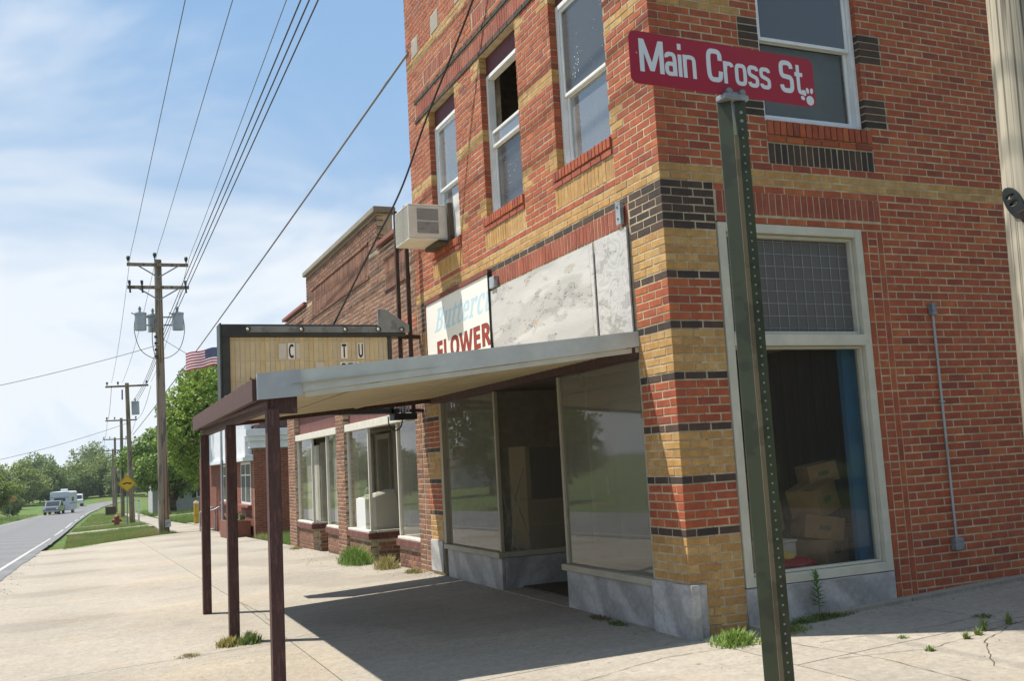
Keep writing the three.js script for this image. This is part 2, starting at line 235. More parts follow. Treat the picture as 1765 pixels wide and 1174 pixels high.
// cracks, grit and litter on the pavement
{
  const cr = (pts, w) => { const P = []; for (let i = 0; i + 1 < pts.length; i++) { const n = 14; for (let k = 0; k < n; k++) { const t = k / n; P.push([lerp(pts[i][0], pts[i + 1][0], t) + 0.022 * (fbm(pts[i][0] + t * 0.6, 0.3 + i * 0.1, 16, 4, 0.6) - 0.5) * 2, lerp(pts[i][1], pts[i + 1][1], t) + 0.022 * (fbm(pts[i][1] + t * 0.6, 0.7, 16, 4, 0.6) - 0.5) * 2]); } } P.push(pts[pts.length - 1]); const pos = [], idx = []; P.forEach(([x, z], k) => { const q = P[Math.min(k + 1, P.length - 1)], o = P[Math.max(0, k - 1)], dx = q[0] - o[0], dz = q[1] - o[1], L = Math.hypot(dx, dz) || 1, ww = w * (0.4 + 1.2 * rnd()); for (const e of [-0.5, 0.5]) { const X = x - dz / L * ww * e, Z = z + dx / L * ww * e; pos.push(X, G(X, Z) + wob(X, Z) + 0.004, Z); } if (k) { const a = 2 * k - 2; idx.push(a, a + 1, a + 3, a, a + 3, a + 2); } }); const g = new THREE.BufferGeometry(); g.setAttribute('position', new THREE.Float32BufferAttribute(pos, 3)); g.setAttribute('uv', new THREE.Float32BufferAttribute(pos.flatMap((v, i) => (i % 3 === 1 ? [] : [v])), 2)); g.setIndex(idx); g.computeVertexNormals(); return g; };
  const list = [[[-3.04, -2.73], [-2.2, -2.9], [-1.6, -2.75]], [[0.3, 1.2], [0.9, 1.42], [1.6, 1.3], [2.4, 1.22]], [[0.55, 0.75], [1.4, 0.95], [2.0, 0.92], [2.7, 1.2]], [[0.8, 2.0], [1.3, 1.5], [1.9, 1.25]], [[-1.3, 0.55], [-0.5, 0.35], [0.1, 0.42]], [[-2.5, -3.0], [-2.42, -4.6], [-2.5, -6.0]], [[-4.2, -9.5], [-3.4, -10.4], [-2.5, -10.2]], [[-5.1, -14], [-3.8, -15.4], [-2.5, -15.9]], [[-0.4, -8.2], [-0.9, -9.8], [-0.5, -11.2]], [[-3.0, -20], [-1.8, -19.2], [-0.3, -19.6]], [[0.4, 0.62], [0.5, 1.4], [0.42, 2.4]]];
  for (const p of list) { const c = part('crack', cr(p, 0.0045), M.dirt, scene); c.userData.kind = 'structure'; }
  const gr = []; const put = (x, z, s) => gr.push(xf(new THREE.TetrahedronGeometry(s, 0).scale(1, 0.6, 1), x, G(x, z) + wob(x, z) + s * 0.25, z, 0, rnd() * 6, 0));
  for (let k = 0; k < 420; k++) put(-0.03 - Math.pow(rnd(), 2.2) * 0.25, rr(-6.2, -0.3), rr(0.003, 0.010)); for (let k = 0; k < 300; k++) put(rr(0.1, 5), 0.14 + Math.pow(rnd(), 2.2) * 0.25, rr(0.003, 0.010)); for (let k = 0; k < 260; k++) put(-Math.pow(rnd(), 1.6) * 0.7, rr(-15.5, -6.3), rr(0.004, 0.014)); for (let k = 0; k < 200; k++) put(rr(-5.4, 3), rr(-9, 2.6), rr(0.003, 0.009)); for (let k = 0; k < 160; k++) put(rr(-5.7, -5.2), rr(-26, -4), rr(0.006, 0.02));
  const g = part('grit', gr, mat([0.22, 0.19, 0.15], 1), scene); Object.assign(g.userData, { kind: 'stuff', label: 'loose grit and crumbs of stone along the pavement and walls', category: 'grit' });
}
// footing strip along the shaded side wall
part('footing', [patch([[0.5, 0.12], [8, 0.10], [8, 0.005], [0.5, 0.005]], 20, 2, 0.028, 0.05)], M.roughConc, scene).userData.kind = 'structure';

// ------------------------------------------------------------------ bricks
const PITCH = 0.0672, Y0 = -0.006, JT = 0.0135, LONG = 0.1915, SHORT = 0.09;
const cy = (i) => Y0 + i * PITCH;
const TONES = {
  red: [[0.385, 0.090, 0.037], [0.41, 0.104, 0.042], [0.355, 0.080, 0.034], [0.385, 0.097, 0.043], [0.445, 0.124, 0.045], [0.335, 0.074, 0.034], [0.395, 0.092, 0.036], [0.40, 0.097, 0.039], [0.375, 0.086, 0.035], [0.365, 0.092, 0.043], [0.275, 0.066, 0.036]],
  yellow: [[0.49, 0.285, 0.096], [0.51, 0.305, 0.108], [0.46, 0.257, 0.084], [0.49, 0.27, 0.085], [0.52, 0.325, 0.125], [0.43, 0.235, 0.080]],
  dark: [[0.055, 0.036, 0.030], [0.070, 0.045, 0.035], [0.042, 0.032, 0.029], [0.085, 0.050, 0.038]],
  brown: [[0.215, 0.096, 0.058], [0.245, 0.112, 0.066], [0.18, 0.080, 0.052], [0.27, 0.122, 0.070], [0.175, 0.082, 0.058], [0.30, 0.138, 0.080]],
  office: [[0.24, 0.070, 0.042], [0.27, 0.082, 0.048], [0.21, 0.060, 0.038]],
  deepred: [[0.31, 0.076, 0.044], [0.34, 0.088, 0.050], [0.28, 0.068, 0.042]],
};
const brickMats = {}; for (const t in TONES) brickMats[t] = TONES[t].map((c) => mat(c.map((v) => v * 1.12), 0.88, { map: T.grain, bumpMap: T.grainB, bumpScale: 0.0022 }));
const brickMerged = mat([1, 1, 1], 0.88, { map: T.grain, bumpMap: T.grainB, bumpScale: 0.0022, vertexColors: true });
const bgCache = new Map();
function brickGeo(w, h, d, v) {
  w = Math.round(w * 500) / 500; h = Math.round(h * 500) / 500; d = Math.round(d * 500) / 500;
  const key = w + ',' + h + ',' + d + ',' + v; if (bgCache.has(key)) return bgCache.get(key);
  const jt = [[0.3, -0.4], [-0.5, 0.2], [0.1, 0.5], [-0.2, -0.3]], c = 0.0028, P = [], uv = [], x = w / 2, y = h / 2, u0 = v * 0.137 + 0.05, v0 = v * 0.291;
  const rg = (a, b, z) => [[-a, -b, z], [a, -b, z], [a, b, z], [-a, b, z]].map(([p, q, r], k) => [p + jt[(k + v) % 4][0] * 0.003, q + jt[(k + v) % 4][1] * 0.0022, r]);
  const f = rg(x - c, y - c, 0), m = rg(x, y, -c), b = rg(x, y, -d);
  const q = (A, B, C, D) => { for (const p of [A, B, C, A, C, D]) { P.push(...p); uv.push(p[0] + u0 - p[2] * 0.7, p[1] + v0 - p[2] * 0.7); } };
  q(...f); for (let k = 0; k < 4; k++) { const n = (k + 1) % 4; q(m[k], m[n], f[n], f[k]); q(b[k], b[n], m[n], m[k]); }
  const g = new THREE.BufferGeometry(); g.setAttribute('position', new THREE.Float32BufferAttribute(P, 3)); g.setAttribute('uv', new THREE.Float32BufferAttribute(uv, 2)); g.computeVertexNormals(); bgCache.set(key, g); return g;
}
class Laying {            // collects the bricks of one wall face, in the wall's own frame (u to the right seen from outside, y up, z out)
  constructor(wall) { this.wall = wall; this.list = []; }
  add(u0, u1, y0, y1, type, o = {}) { if (u1 - u0 < 0.018 || y1 - y0 < 0.015) return; this.list.push({ u: (u0 + u1) / 2, y: (y0 + y1) / 2, w: u1 - u0, h: y1 - y0, z: (o.z || 0) + rr(-0.0012, 0.0018), d: o.d || 0.05, type, tone: Math.floor(rnd() * 64), v: Math.floor(rnd() * 5) }); }
  course(i, u0, u1, type, o = {}) {          // running bond clipped to [u0,u1], phase anchored at o.anchor (0 = corner), o.cuts = openings on this course
    const y0 = cy(i) + JT / 2, y1 = cy(i + 1) - JT / 2, pit = LONG + JT, dir = o.dir || 1, an = o.anchor || 0;
    let spans = [[u0, u1]]; for (const [a, b] of o.cuts || []) spans = spans.flatMap(([p, q]) => (b <= p || a >= q ? [[p, q]] : [[p, a], [b, q]].filter(([s, t]) => t - s > 0.02)));
    const ph = an + ((i + (o.odd || 0)) % 2 ? 0 : -dir * pit / 2);
    const k0 = Math.floor((u0 - ph) / pit) - 1, k1 = Math.ceil((u1 - ph) / pit) + 1;
    for (let k = k0; k <= k1; k++) { const a = ph + k * pit + JT / 2, b = a + LONG; for (const [p, q] of spans) { const s = Math.max(a, p === u0 && o.flush0 ? p : p), t = Math.min(b, q); if (t - s < 0.02) continue; const edge = s - p < 0.004 || q - t < 0.004; this.add(s, t, y0, y1, typeof type === 'function' ? type((s + t) / 2, i) : type, { d: edge ? 0.11 : 0.05, z: o.z }); } }
  }
  soldiers(u0, u1, y0, y1, type, o = {}) { const n = Math.round((u1 - u0) / (o.p || 0.0672)), p = (u1 - u0) / n; for (let k = 0; k < n; k++) this.add(u0 + k * p + 0.0045, u0 + (k + 1) * p - 0.0045, y0 + 0.004, y1 - 0.004, type, o); }
  stack(u0, u1, y0, y1, hgt, type, o = {}) { const n = Math.round((y1 - y0) / hgt), p = (y1 - y0) / n; for (let k = 0; k < n; k++) this.add(u0, u1, y0 + k * p + 0.005, y0 + (k + 1) * p - 0.005, type, o); }
  finish(budget = {}, names = {}) {         // the bricks that show largest become parts, the rest one joined part
    this.wall.updateWorldMatrix(true, false); const mw = this.wall.matrixWorld, q = new THREE.Vector3(), n = new THREE.Vector3().setFromMatrixColumn(mw, 2).normalize(), pr = new THREE.Matrix4().multiplyMatrices(camera.projectionMatrix, new THREE.Matrix4().copy(camera.matrixWorld).invert());
    for (const b of this.list) { q.set(b.u, b.y, b.z).applyMatrix4(mw); const d = EYE.clone().sub(q), L = d.length(); b.size = b.w * b.h * Math.max(0, d.dot(n)) / (L * L * L); q.applyMatrix4(pr); if (Math.abs(q.x) > 1.02 || Math.abs(q.y) > 1.02) b.size = 0; }
    this.list.sort((a, b) => b.size - a.size); const rest = [];
    for (const b of this.list) {
      const nm = names[b.type], g = brickGeo(b.w, b.h, b.d, b.v);
      if (nm && b.size > 0 && (budget[nm] || 0) > 0) { budget[nm]--; const m = part(nm, g, brickMats[b.type][b.tone % brickMats[b.type].length], this.wall); m.position.set(b.u, b.y, b.z); }
      else { const c = g.clone(), tn = TONES[b.type], t = tn[b.tone % tn.length], cnt = c.attributes.position.count, col = new Float32Array(cnt * 3), uv = c.attributes.uv, ou = b.tone * 0.173, ov = b.tone * 0.311; for (let k = 0; k < cnt; k++) { col[3 * k] = t[0] * 1.12; col[3 * k + 1] = t[1] * 1.12; col[3 * k + 2] = t[2] * 1.12; uv.setXY(k, uv.getX(k) + ou, uv.getY(k) + ov); } c.setAttribute('color', new THREE.BufferAttribute(col, 3)); c.translate(b.u, b.y, b.z); rest.push(c); }
    }
    if (rest.length) { const m = part('bricks', mergeGeometries(rest), brickMerged, this.wall); m.userData.kind = 'stuff'; }
  }
}
camera.aspect = 1765 / 1174; camera.updateProjectionMatrix(); camera.updateMatrixWorld(true);
function wallCore(u0, u1, y0, y1, depth, holes, m, name, parent, ry, p) {
  const s = new THREE.Shape(); s.moveTo(u0, y0); s.lineTo(u1, y0); s.lineTo(u1, y1); s.lineTo(u0, y1); s.closePath();
  for (const [a, b, c, d] of holes) { const h = new THREE.Path(); h.moveTo(a, c); h.lineTo(a, d); h.lineTo(b, d); h.lineTo(b, c); h.closePath(); s.holes.push(h); }
  const o = part(name, metric(new THREE.ExtrudeGeometry(s, { depth, bevelEnabled: false }).translate(0, 0, -depth - 0.0032)), m, parent); o.rotation.y = ry; o.position.set(...p); return o;
}
const FACE_W = -Math.PI / 2;       // a face that looks towards -x: local x runs along world z

// a sash window in a wall's frame
function sashWindow(parent, u0, u1, y0, y1, z, o = {}) {
  const w = part('window', frameBars(u0, u1, y0, y1, 0.045, z - 0.09, z), o.m || M.whiteAlu, parent), ym = o.mid ?? (y0 + y1) / 2;
  const up = part('sash', frameBars(u0 + 0.047, u1 - 0.047, ym - 0.02, (o.upTop ?? y1 - 0.047), 0.032, z - 0.045, z - 0.018), o.m || M.whiteAlu, w);
  part('sash', frameBars(u0 + 0.047, u1 - 0.047, y0 + 0.047, o.lowTop ?? ym + 0.012, 0.036, z - 0.082, z - 0.052), o.m || M.whiteAlu, w);
  if (!o.noUpperGlass) part('pane', quad(u0 + 0.075, u1 - 0.075, ym + 0.008, (o.upTop ?? y1 - 0.047) - 0.03, z - 0.032), o.gUp || M.glass, w);
  part('pane', quad(u0 + 0.08, u1 - 0.08, y0 + 0.08, (o.lowTop ?? ym + 0.012) - 0.03, z - 0.067), o.gLow || M.glass, w);
  return w;
}

// ------------------------------------------------------------------ the corner building
const MZ = 6.28, TOP = 8.3;
const WIN = [[-1.775, -0.735], [-3.605, -2.595], [-5.43, -4.46]];
const corner = thing('corner_building', 'two storey red brick corner shop with yellow brick bands and large display windows', 'building');
const stripe = (i) => (i <= 10 ? 'yellow' : [11, 17, 23, 29, 35, 41].includes(i) ? 'dark' : i < 17 ? 'red' : i < 23 ? 'yellow' : i < 29 ? 'red' : i < 35 ? 'yellow' : i < 41 ? 'red' : i < 47 ? 'yellow' : i < 53 ? 'dark' : i < 55 ? 'yellow' : 'red');
const WY0 = 4.14, WY1 = 5.80;
const mainWall = wallCore(-MZ, -0.007, -0.35, TOP, 0.25, [[-5.56, -0.512, -0.34, 2.34], ...WIN.map(([a, b]) => [a - 0.008, b + 0.008, WY0 - 0.01, 6.03])], M.mortar, 'main_wall', corner, FACE_W, [0, 0, 0]);
const sideWall = wallCore(0.257, 8.2, -0.35, TOP, 0.25, [[0.50, 2.012, 0.30, 3.232], [1.082, 2.198, WY0 - 0.01, WY1 + 0.02]], M.mortar, 'side_wall', corner, 0, [0, 0, 0]);
{
  const A = new Laying(mainWall), B = new Laying(sideWall);
  // corner pier and left pier, then the whole upper wall
  for (let i = 0; i < 122; i++) {
    const y = cy(i + 0.5), t = stripe(i), end = i % 2 ? 0 : -(SHORT + JT) ;
    const ct = t === 'red' && i < 55 ? 'red' : t;
    // corner brick of this course
    const yy0 = cy(i) + JT / 2, yy1 = cy(i + 1) - JT / 2;
    if (i % 2) A.add(-LONG, 0, yy0, yy1, ct, { d: SHORT }); else B.add(0, LONG, yy0, yy1, ct, { d: SHORT });
    const mainFrom = i % 2 ? -LONG - JT : -SHORT - JT, sideFrom = i % 2 ? SHORT + JT : LONG + JT;
    const run = (L, from, to, type, cuts, anchor) => { const pit = LONG + JT, dir = Math.sign(to - from); let a = from; const spans = []; while (dir * (to - a) > 0.02) { const b = a + dir * LONG; spans.push([Math.min(a, dir > 0 ? Math.min(b, to) : a), 0]); const lo = Math.min(a, b), hi = Math.max(a, b); let ss = [[Math.max(lo, Math.min(from, to)), Math.min(hi, Math.max(from, to))]]; let edge = false; for (const [p, q] of cuts) ss = ss.flatMap(([s, e]) => { if (q <= s || p >= e) { if (Math.abs(q - s) < 0.012 || Math.abs(p - e) < 0.012) edge = true; return [[s, e]]; } edge = true; return [[s, p], [q, e]].filter(([m, n]) => n - m > 0.02); }); for (const [s, e] of ss) { const tp = typeof type === 'function' ? type((s + e) / 2, i) : type; if (tp) L.add(s, e, yy0, yy1, tp, { d: edge ? 0.12 : 0.05 }); } a += dir * pit; } };
    // ---- main face
    if (i < 53) {
      run(A, mainFrom, -0.515, ct, [], 0);
      // left pier: banded part then brown part that carries on as the neighbour's pier
      run(A, -5.575, -6.055, (u) => t, [], 0); run(A, -6.066, -MZ, 'brown', [], 0);
      if (i === 52) run(A, -0.526, -5.565, 'dark', [], 0);
    } else {
      const cuts = [];
      if (cy(i + 1) > WY0 && cy(i) < 6.0) for (const w of WIN) cuts.push(w);
      if (i >= 55 && i <= 60) for (const w of WIN) cuts.push([w[0] - 0.09, w[1] + 0.03]);
      if (y > 6.03 && y < 6.37) cuts.push([-5.98, -0.32]);
      if (y > 6.44 && y < 6.65) for (const w of [[-5.6, -4.48], [-3.79, -2.55], [-1.85, -0.62]]) cuts.push(w);
      if (y > 6.985 && y < 7.235) for (const w of [[-6.02, -5.74], [-5.2, -4.9], [-4.3, -4.0], [-3.4, -3.1], [-2.5, -2.2], [-1.6, -1.3]]) cuts.push(w);
      run(A, mainFrom, -MZ, (u) => {
        if (i < 55) return 'yellow';
        if (i === 75 || i === 76) return 'yellow';
        if (i === 102 || i === 103) return 'yellow';
        const near = WIN.some(([a, b]) => (u > a - 0.22 && u < a) || (u < b + 0.22 && u > b));
        if (near && i >= 62 && i <= 64) return 'yellow';
        if (near && i >= 87 && i <= 89) return 'yellow';
        return 'red';
      }, cuts, 0);
    }
    // ---- side face
    if (i < 53) run(B, sideFrom, 0.497, ct, [], 0);
    const sc = [];
    if (cy(i) < 3.19) sc.push([0.49, 2.014]); else if (i === 48) sc.push([0.49, 0.51]);
    if (i < 48) sc.push([2.014, 2.262]); if (i >= 49 && i < 52) sc.push([0.49, 2.262]);
    if (cy(i + 1) > WY0 && cy(i) < WY1 + 0.02) sc.push([1.09, 2.19]);
    if (i >= 56 && i <= 61 && cy(i) < WY0) sc.push([1.085, 2.245]);
    if (i >= 71 && i <= 74 || i >= 62 && i <= 65) { sc.push([0.872, 1.09], [2.19, 2.448]); B.add(0.884, 1.084, yy0, yy1, 'dark', { d: 0.12, z: 0.004 }); B.add(2.196, 2.436, yy0, yy1, 'dark', { d: 0.12, z: 0.004 }); }
    if (i < 53) sc.push([-1, 0.508]); run(B, sideFrom, 8.2, (u) => { if (i === 53 || i === 54) return 'yellow'; if ((i === 75 || i === 76) && u < 0.88) return 'yellow'; return 'red'; }, sc, 0);
  }
  // soldier courses, sills and panels, main face
  A.soldiers(-3.56, -0.53, 3.305, 3.49, 'deepred', { z: 0.0 });
  for (const [a, b] of WIN) {
    A.soldiers(a - 0.085, b + 0.025, 4.035, 4.135, 'red', { z: 0.022, d: 0.12 });
    A.soldiers(a - 0.085, b + 0.025, 3.970, 4.030, 'deepred', { z: 0.012, d: 0.1, p: 0.2 });
    A.soldiers(a - 0.085, b + 0.025, 3.765, 3.960, 'yellow', { z: 0.0 });
    A.soldiers(a - 0.085, b + 0.025, 3.695, 3.756, 'red', { p: 0.2 });
  }
  A.soldiers(-5.96, -0.34, 6.10, 6.30, 'deepred', { z: 0.0 });
  A.soldiers(-5.98, -0.32, 6.035, 6.092, 'dark', { z: 0.012, p: 0.2 }); A.soldiers(-5.98, -0.32, 6.308, 6.368, 'dark', { z: 0.012, p: 0.2 });
  for (const [a, b] of [[-5.6, -4.48], [-3.79, -2.55], [-1.85, -0.62]]) A.soldiers(a + 0.03, b - 0.03, 6.45, 6.64, 'deepred', { z: -0.001 });
  // side face
  B.soldiers(0.52, 2.255, 3.30, 3.495, 'deepred', { z: 0.0 });
  B.soldiers(1.09, 2.24, 4.005, 4.135, 'red', { z: 0.02, d: 0.12 });
  B.soldiers(1.09, 2.24, 3.945, 4.0, 'red', { z: 0.01, p: 0.2 });
  B.soldiers(1.095, 2.24, 3.752, 3.938, 'dark', { z: 0 });
  B.stack(2.022, 2.082, 0.0, 3.215, 0.203, 'red', { d: 0.1 }); B.stack(2.092, 2.187, 0.0, 3.215, PITCH, 'red'); B.stack(2.197, 2.253, 0.0, 3.215, 0.203, 'red');
  const budget = { red_brick: 300, side_brick: 0, yellow_brick: 300, dark_brick: 150 };
  B.finish(Object.assign(budget, { red_brick: 200 }), { red: 'red_brick', deepred: 'red_brick', yellow: 'yellow_brick', dark: 'dark_brick' });
  budget.red_brick += 100;
  A.finish(budget, { red: 'red_brick', deepred: 'red_brick', yellow: 'yellow_brick', dark: 'dark_brick' });
  // pale grey stone blocks set in the upper wall
  for (const [a, b] of [[-6.02, -5.74], [-5.2, -4.9], [-4.3, -4.0], [-3.4, -3.1], [-2.5, -2.2], [-1.6, -1.3]]) part('stone_block', rbox(a + 0.006, b - 0.006, 6.99, 7.228, -0.06, 0.004), M.plaster, mainWall);
}
// coping and roof, rear and party walls, floors
part('roof', [box(0.26, 8.1, 7.8, 7.9, -6.02, -0.27)], M.darkMetal, corner);
part('party_wall', [box(0.26, 8.1, -0.3, TOP - 0.01, -6.27, -6.03)], M.mortar, corner);
part('rear_wall', [box(7.95, 8.19, -0.3, TOP - 0.02, -6.02, -0.27)], M.mortar, corner);
part('shop_floor', box(0.26, 7.9, -0.25, 0.005, -6.02, -0.27), M.floor, corner);
part('shop_ceiling', box(0.26, 7.9, 3.28, 3.45, -6.02, -0.27), M.plaster, corner);
part('partition', [box(2.1, 2.18, 0.01, 3.27, -6.02, -1.6), box(2.185, 5.6, 0.01, 3.27, -1.68, -1.6)], M.woodPanel, corner);
part('upper_partition', [box(2.9, 2.98, 3.46, 7.7, -6.02, -0.27)], M.darkwall, corner);
// main face openings: sash windows with maroon boards above
WIN.forEach(([a, b], k) => {
  const z = -0.075;
  if (k === 1) sashWindow(mainWall, a, b, WY0, WY1, z, { mid: 4.955, upTop: 5.13, lowTop: 4.97, gLow: M.screenGlass });
  else sashWindow(mainWall, a, b, WY0, WY1, z, { mid: k === 0 ? 4.88 : 4.93, gUp: k === 0 ? M.screenGlass : M.glass });
  part('head_board', box(a, b, WY1 + 0.002, 6.025, -0.11, z - 0.012), M.maroon, mainWall);
});
// chips and bullet-like specks of paint on the broken pane nearest the corner
{
  const fl = []; for (let k = 0; k < 30; k++) { const t = rnd(), u = -1.50 + 0.12 * (rnd() - 0.5) + 0.10 * t, y = 4.97 + 0.45 * t * t + 0.06 * rnd(), s = rr(0.002, 0.011) * (1 - 0.5 * t); fl.push(xf(new THREE.CircleGeometry(s, 5), u, y, -0.1045, 0, 0, rnd() * 6).scale(1, 1, 1)); }
  for (let k = 0; k < 12; k++) fl.push(xf(new THREE.CircleGeometry(rr(0.002, 0.005), 5), rr(-1.6, -0.85), rr(4.97, 5.7), -0.1045));
  const f = part('paint_flecks', fl, M.white, mainWall); f.userData.kind = 'stuff';
  const f2 = []; for (let k = 0; k < 26; k++) f2.push(xf(new THREE.CircleGeometry(rr(0.002, 0.006), 5), rr(-3.4, -2.7), 4.55 + 0.28 * (rnd() + rnd() - 1), -0.139));
  const q = part('paint_flecks', f2, M.white, mainWall); q.userData.kind = 'stuff';
}
sashWindow(sideWall, 1.09, 2.19, WY0, WY1 + 0.01, -0.05, { mid: 4.90, gUp: M.screenGlass, gLow: M.dimGlass });
part('pane_backing', box(1.2, 2.1, 4.22, 4.88, -0.155, -0.150), mat([0.16, 0.18, 0.20], 0.7, { map: T.metal }), sideWall, 'grey board behind the lower pane');
// tall side shop window: wired transom above, display pane below
{
  const w = part('shop_window', [...frameBars(0.508, 2.006, 0.308, 3.222, 0.075, -0.13, 0.012), rbox(0.583, 1.931, 2.205, 2.30, -0.12, 0.018)], M.cream, sideWall, 'cream framed shop window with wired transom light');
  part('inner_frame', [...frameBars(0.586, 1.928, 2.302, 3.144, 0.028, -0.10, -0.028), ...frameBars(0.586, 1.928, 0.386, 2.203, 0.02, -0.10, -0.03)], M.cream, w);
  part('pane', quad(0.60, 1.915, 0.40, 2.19, -0.075), M.dimGlass, w);
  part('pane', quad(0.60, 1.915, 2.31, 3.135, -0.075), glassM({ color: lin(0.22, 0.205, 0.195), roughness: 0.3, transmission: 0.5 }), w);
  const bars = []; for (let u = 0.62; u < 1.92; u += 0.098) bars.push(box(u - 0.0017, u + 0.0017, 2.33, 3.12, -0.072, -0.068)); for (let y = 2.36; y < 3.12; y += 0.105) bars.push(box(0.614, 1.90, y - 0.0017, y + 0.0017, -0.067, -0.064));
  part('wire_grid', bars, M.galv, w);
  part('transom_backing', box(0.52, 2.0, 2.25, 3.25, -0.32, -0.30), mat([0.16, 0.15, 0.14], 0.9), sideWall);
  part('marble_panel', rbox(0.502, 2.006, -0.1, 0.302, -0.03, 0.016), M.marble, sideWall);
  part('blue_board', box(1.785, 1.995, 0.36, 2.24, -0.19, -0.135), M.blue, sideWall);
  part('display_floor', box(0.51, 2.0, 0.30, 0.352, -1.5, -0.14), M.woodPanel, sideWall);
}
// shop front: marble bases, cream mullions, display panes and the recessed entry
{
  const f = mainWall, zb = -0.02;
  const bases = [[-5.50, -3.745], [-2.135, -0.52]];
  for (const [a, b] of bases) {
    part('marble_panel', rbox(a, b, -0.2, 0.325, -0.06, zb), M.marble, f);
    part('sill', rbox(a - 0.03, b + (b < -1 ? 0.03 : 0.0), 0.327, 0.385, -0.10, 0.022), M.creamDull, f);
  }
  // returns into the entry (their faces look along the street)
  part('marble_panel', rbox(-3.79, -3.738, -0.2, 0.325, -1.25, -0.063), M.marble, f); part('sill', rbox(-3.80, -3.715, 0.329, 0.387, -1.25, -0.103), M.creamDull, f);
  part('marble_panel', rbox(-2.14, -2.09, -0.2, 0.325, -1.25, -0.063), M.marble, f); part('sill', rbox(-2.165, -2.08, 0.329, 0.387, -1.25, -0.103), M.creamDull, f);
  const mul = (u, z) => part('mullion', rbox(u - 0.022, u + 0.022, 0.388, 2.168, z - 0.022, z + 0.022), M.creamDull, f);
  mul(-3.765, -0.045); mul(-2.112, -0.045); mul(-3.765, -1.22); mul(-2.112, -1.22);
  part('jamb', rbox(-5.555, -5.475, 0.388, 2.168, -0.12, 0.0), M.creamDull, f); part('jamb', rbox(-0.545, -0.514, 0.388, 2.168, -0.10, -0.01), M.creamDull, f);
  part('pane', quad(-5.47, -3.79, 0.388, 2.168, -0.045), M.shopGlass, f);
  part('pane', quad(-2.09, -0.548, 0.388, 2.168, -0.045), M.shopGlass, f);
  const ret = (u) => { const p = part('pane', new THREE.PlaneGeometry(1.13, 1.78).rotateY(Math.PI / 2).translate(u, 1.278, -0.632), M.shopGlass, f); return p; };
  ret(-3.765); ret(-2.112);
  part('lintel_beam', rbox(-5.72, -0.514, 2.171, 2.30, -0.06, 0.06), M.maroonPaint, f);
  part('entry_ceiling', box(-5.5, -0.53, 2.302, 2.335, -2.0, -0.07), M.plaster, f);
  part('display_floor', [box(-5.50, -3.80, 0.30, 0.326, -2.0, -0.07), box(-2.08, -0.53, 0.30, 0.326, -1.24, -0.07)], M.woodPanel, f);
  const d = part('entry_door', frameBars(-3.4, -2.4, 0.01, 2.1, 0.11, -1.30, -1.24), M.maroon, f); part('pane', quad(-3.29, -2.51, 0.12, 1.99, -1.27), M.shopGlass, d); part('door_handle', rod([-3.36, 0.95, -1.20], [-3.36, 1.15, -1.20], 0.012), M.galv, d);
  part('entry_sidewall', [box(-3.74, -3.41, 0.0, 2.3, -1.30, -1.25), box(-2.39, -2.17, 0.0, 2.3, -1.30, -1.25), box(-3.4, -2.4, 2.11, 2.3, -1.30, -1.25)], M.woodPanel, f);
  part('entry_slab', box(-3.735, -2.145, -0.2, -0.012, -1.24, 0.0), M.roughConc, f);
  // white stone blocks at the foot of both piers
  part('stone_base', rbox(-0.52, 0.055, -0.15, 0.385, -0.05, 0.022), M.paleStone, f, 'white painted stone block at the foot of the corner pier');
  part('stone_base', rbox(-0.0, 0.03, -0.15, 0.38, -0.13, -0.0), M.paleStone, f);
  part('stone_base', rbox(-6.05, -5.575, 0.02, 0.42, -0.04, 0.02), M.paleStone, f, 'white stone block on the left pier');
  part('ceiling_lamp', [cyl(0.05, 0.05, 0.02).translate(-2.9, 2.29, -0.7), cyl(0.02, 0.015, 0.10).rotateZ(0.4).translate(-2.9, 2.23, -0.7), cyl(0.035, 0.012, 0.07).rotateZ(0.4).translate(-2.87, 2.17, -0.7)], M.black, f);
}
{
  const t = thing('display_cabinet', 'beige cabinet with black upper box standing in the shop display window', 'cabinet', [0.92, 0.33, -4.55]);
  part('cabinet_body', [rbox(-0.3, 0.32, 0, 0.58, -0.25, 0.25), rbox(-0.3, -0.24, 0.582, 1.22, -0.25, 0.25)], mat([0.50, 0.42, 0.28], 0.6), t);
  part('black_box', rbox(-0.22, 0.32, 0.59, 1.2, -0.22, 0.20), M.black, t); part('drawer', [rbox(-0.26, 0.28, 0.05, 0.26, 0.245, 0.262), rbox(-0.26, 0.28, 0.30, 0.54, 0.245, 0.262)], mat([0.46, 0.38, 0.25], 0.6), t);
  const s = thing('garden_stakes', 'thin pale stakes leaning inside the shop display window beside the beige cabinet', 'stakes', [0.45, 0.33, -4.3]);
  for (let k = 0; k < 6; k++) part('stake', rod([rr(-0.2, 0.15), 0, rr(-0.3, 0.3)], [rr(-0.2, 0.1), rr(0.5, 1.0), rr(-0.3, 0.2)], 0.006), k % 2 ? M.white : M.galv, s);
}

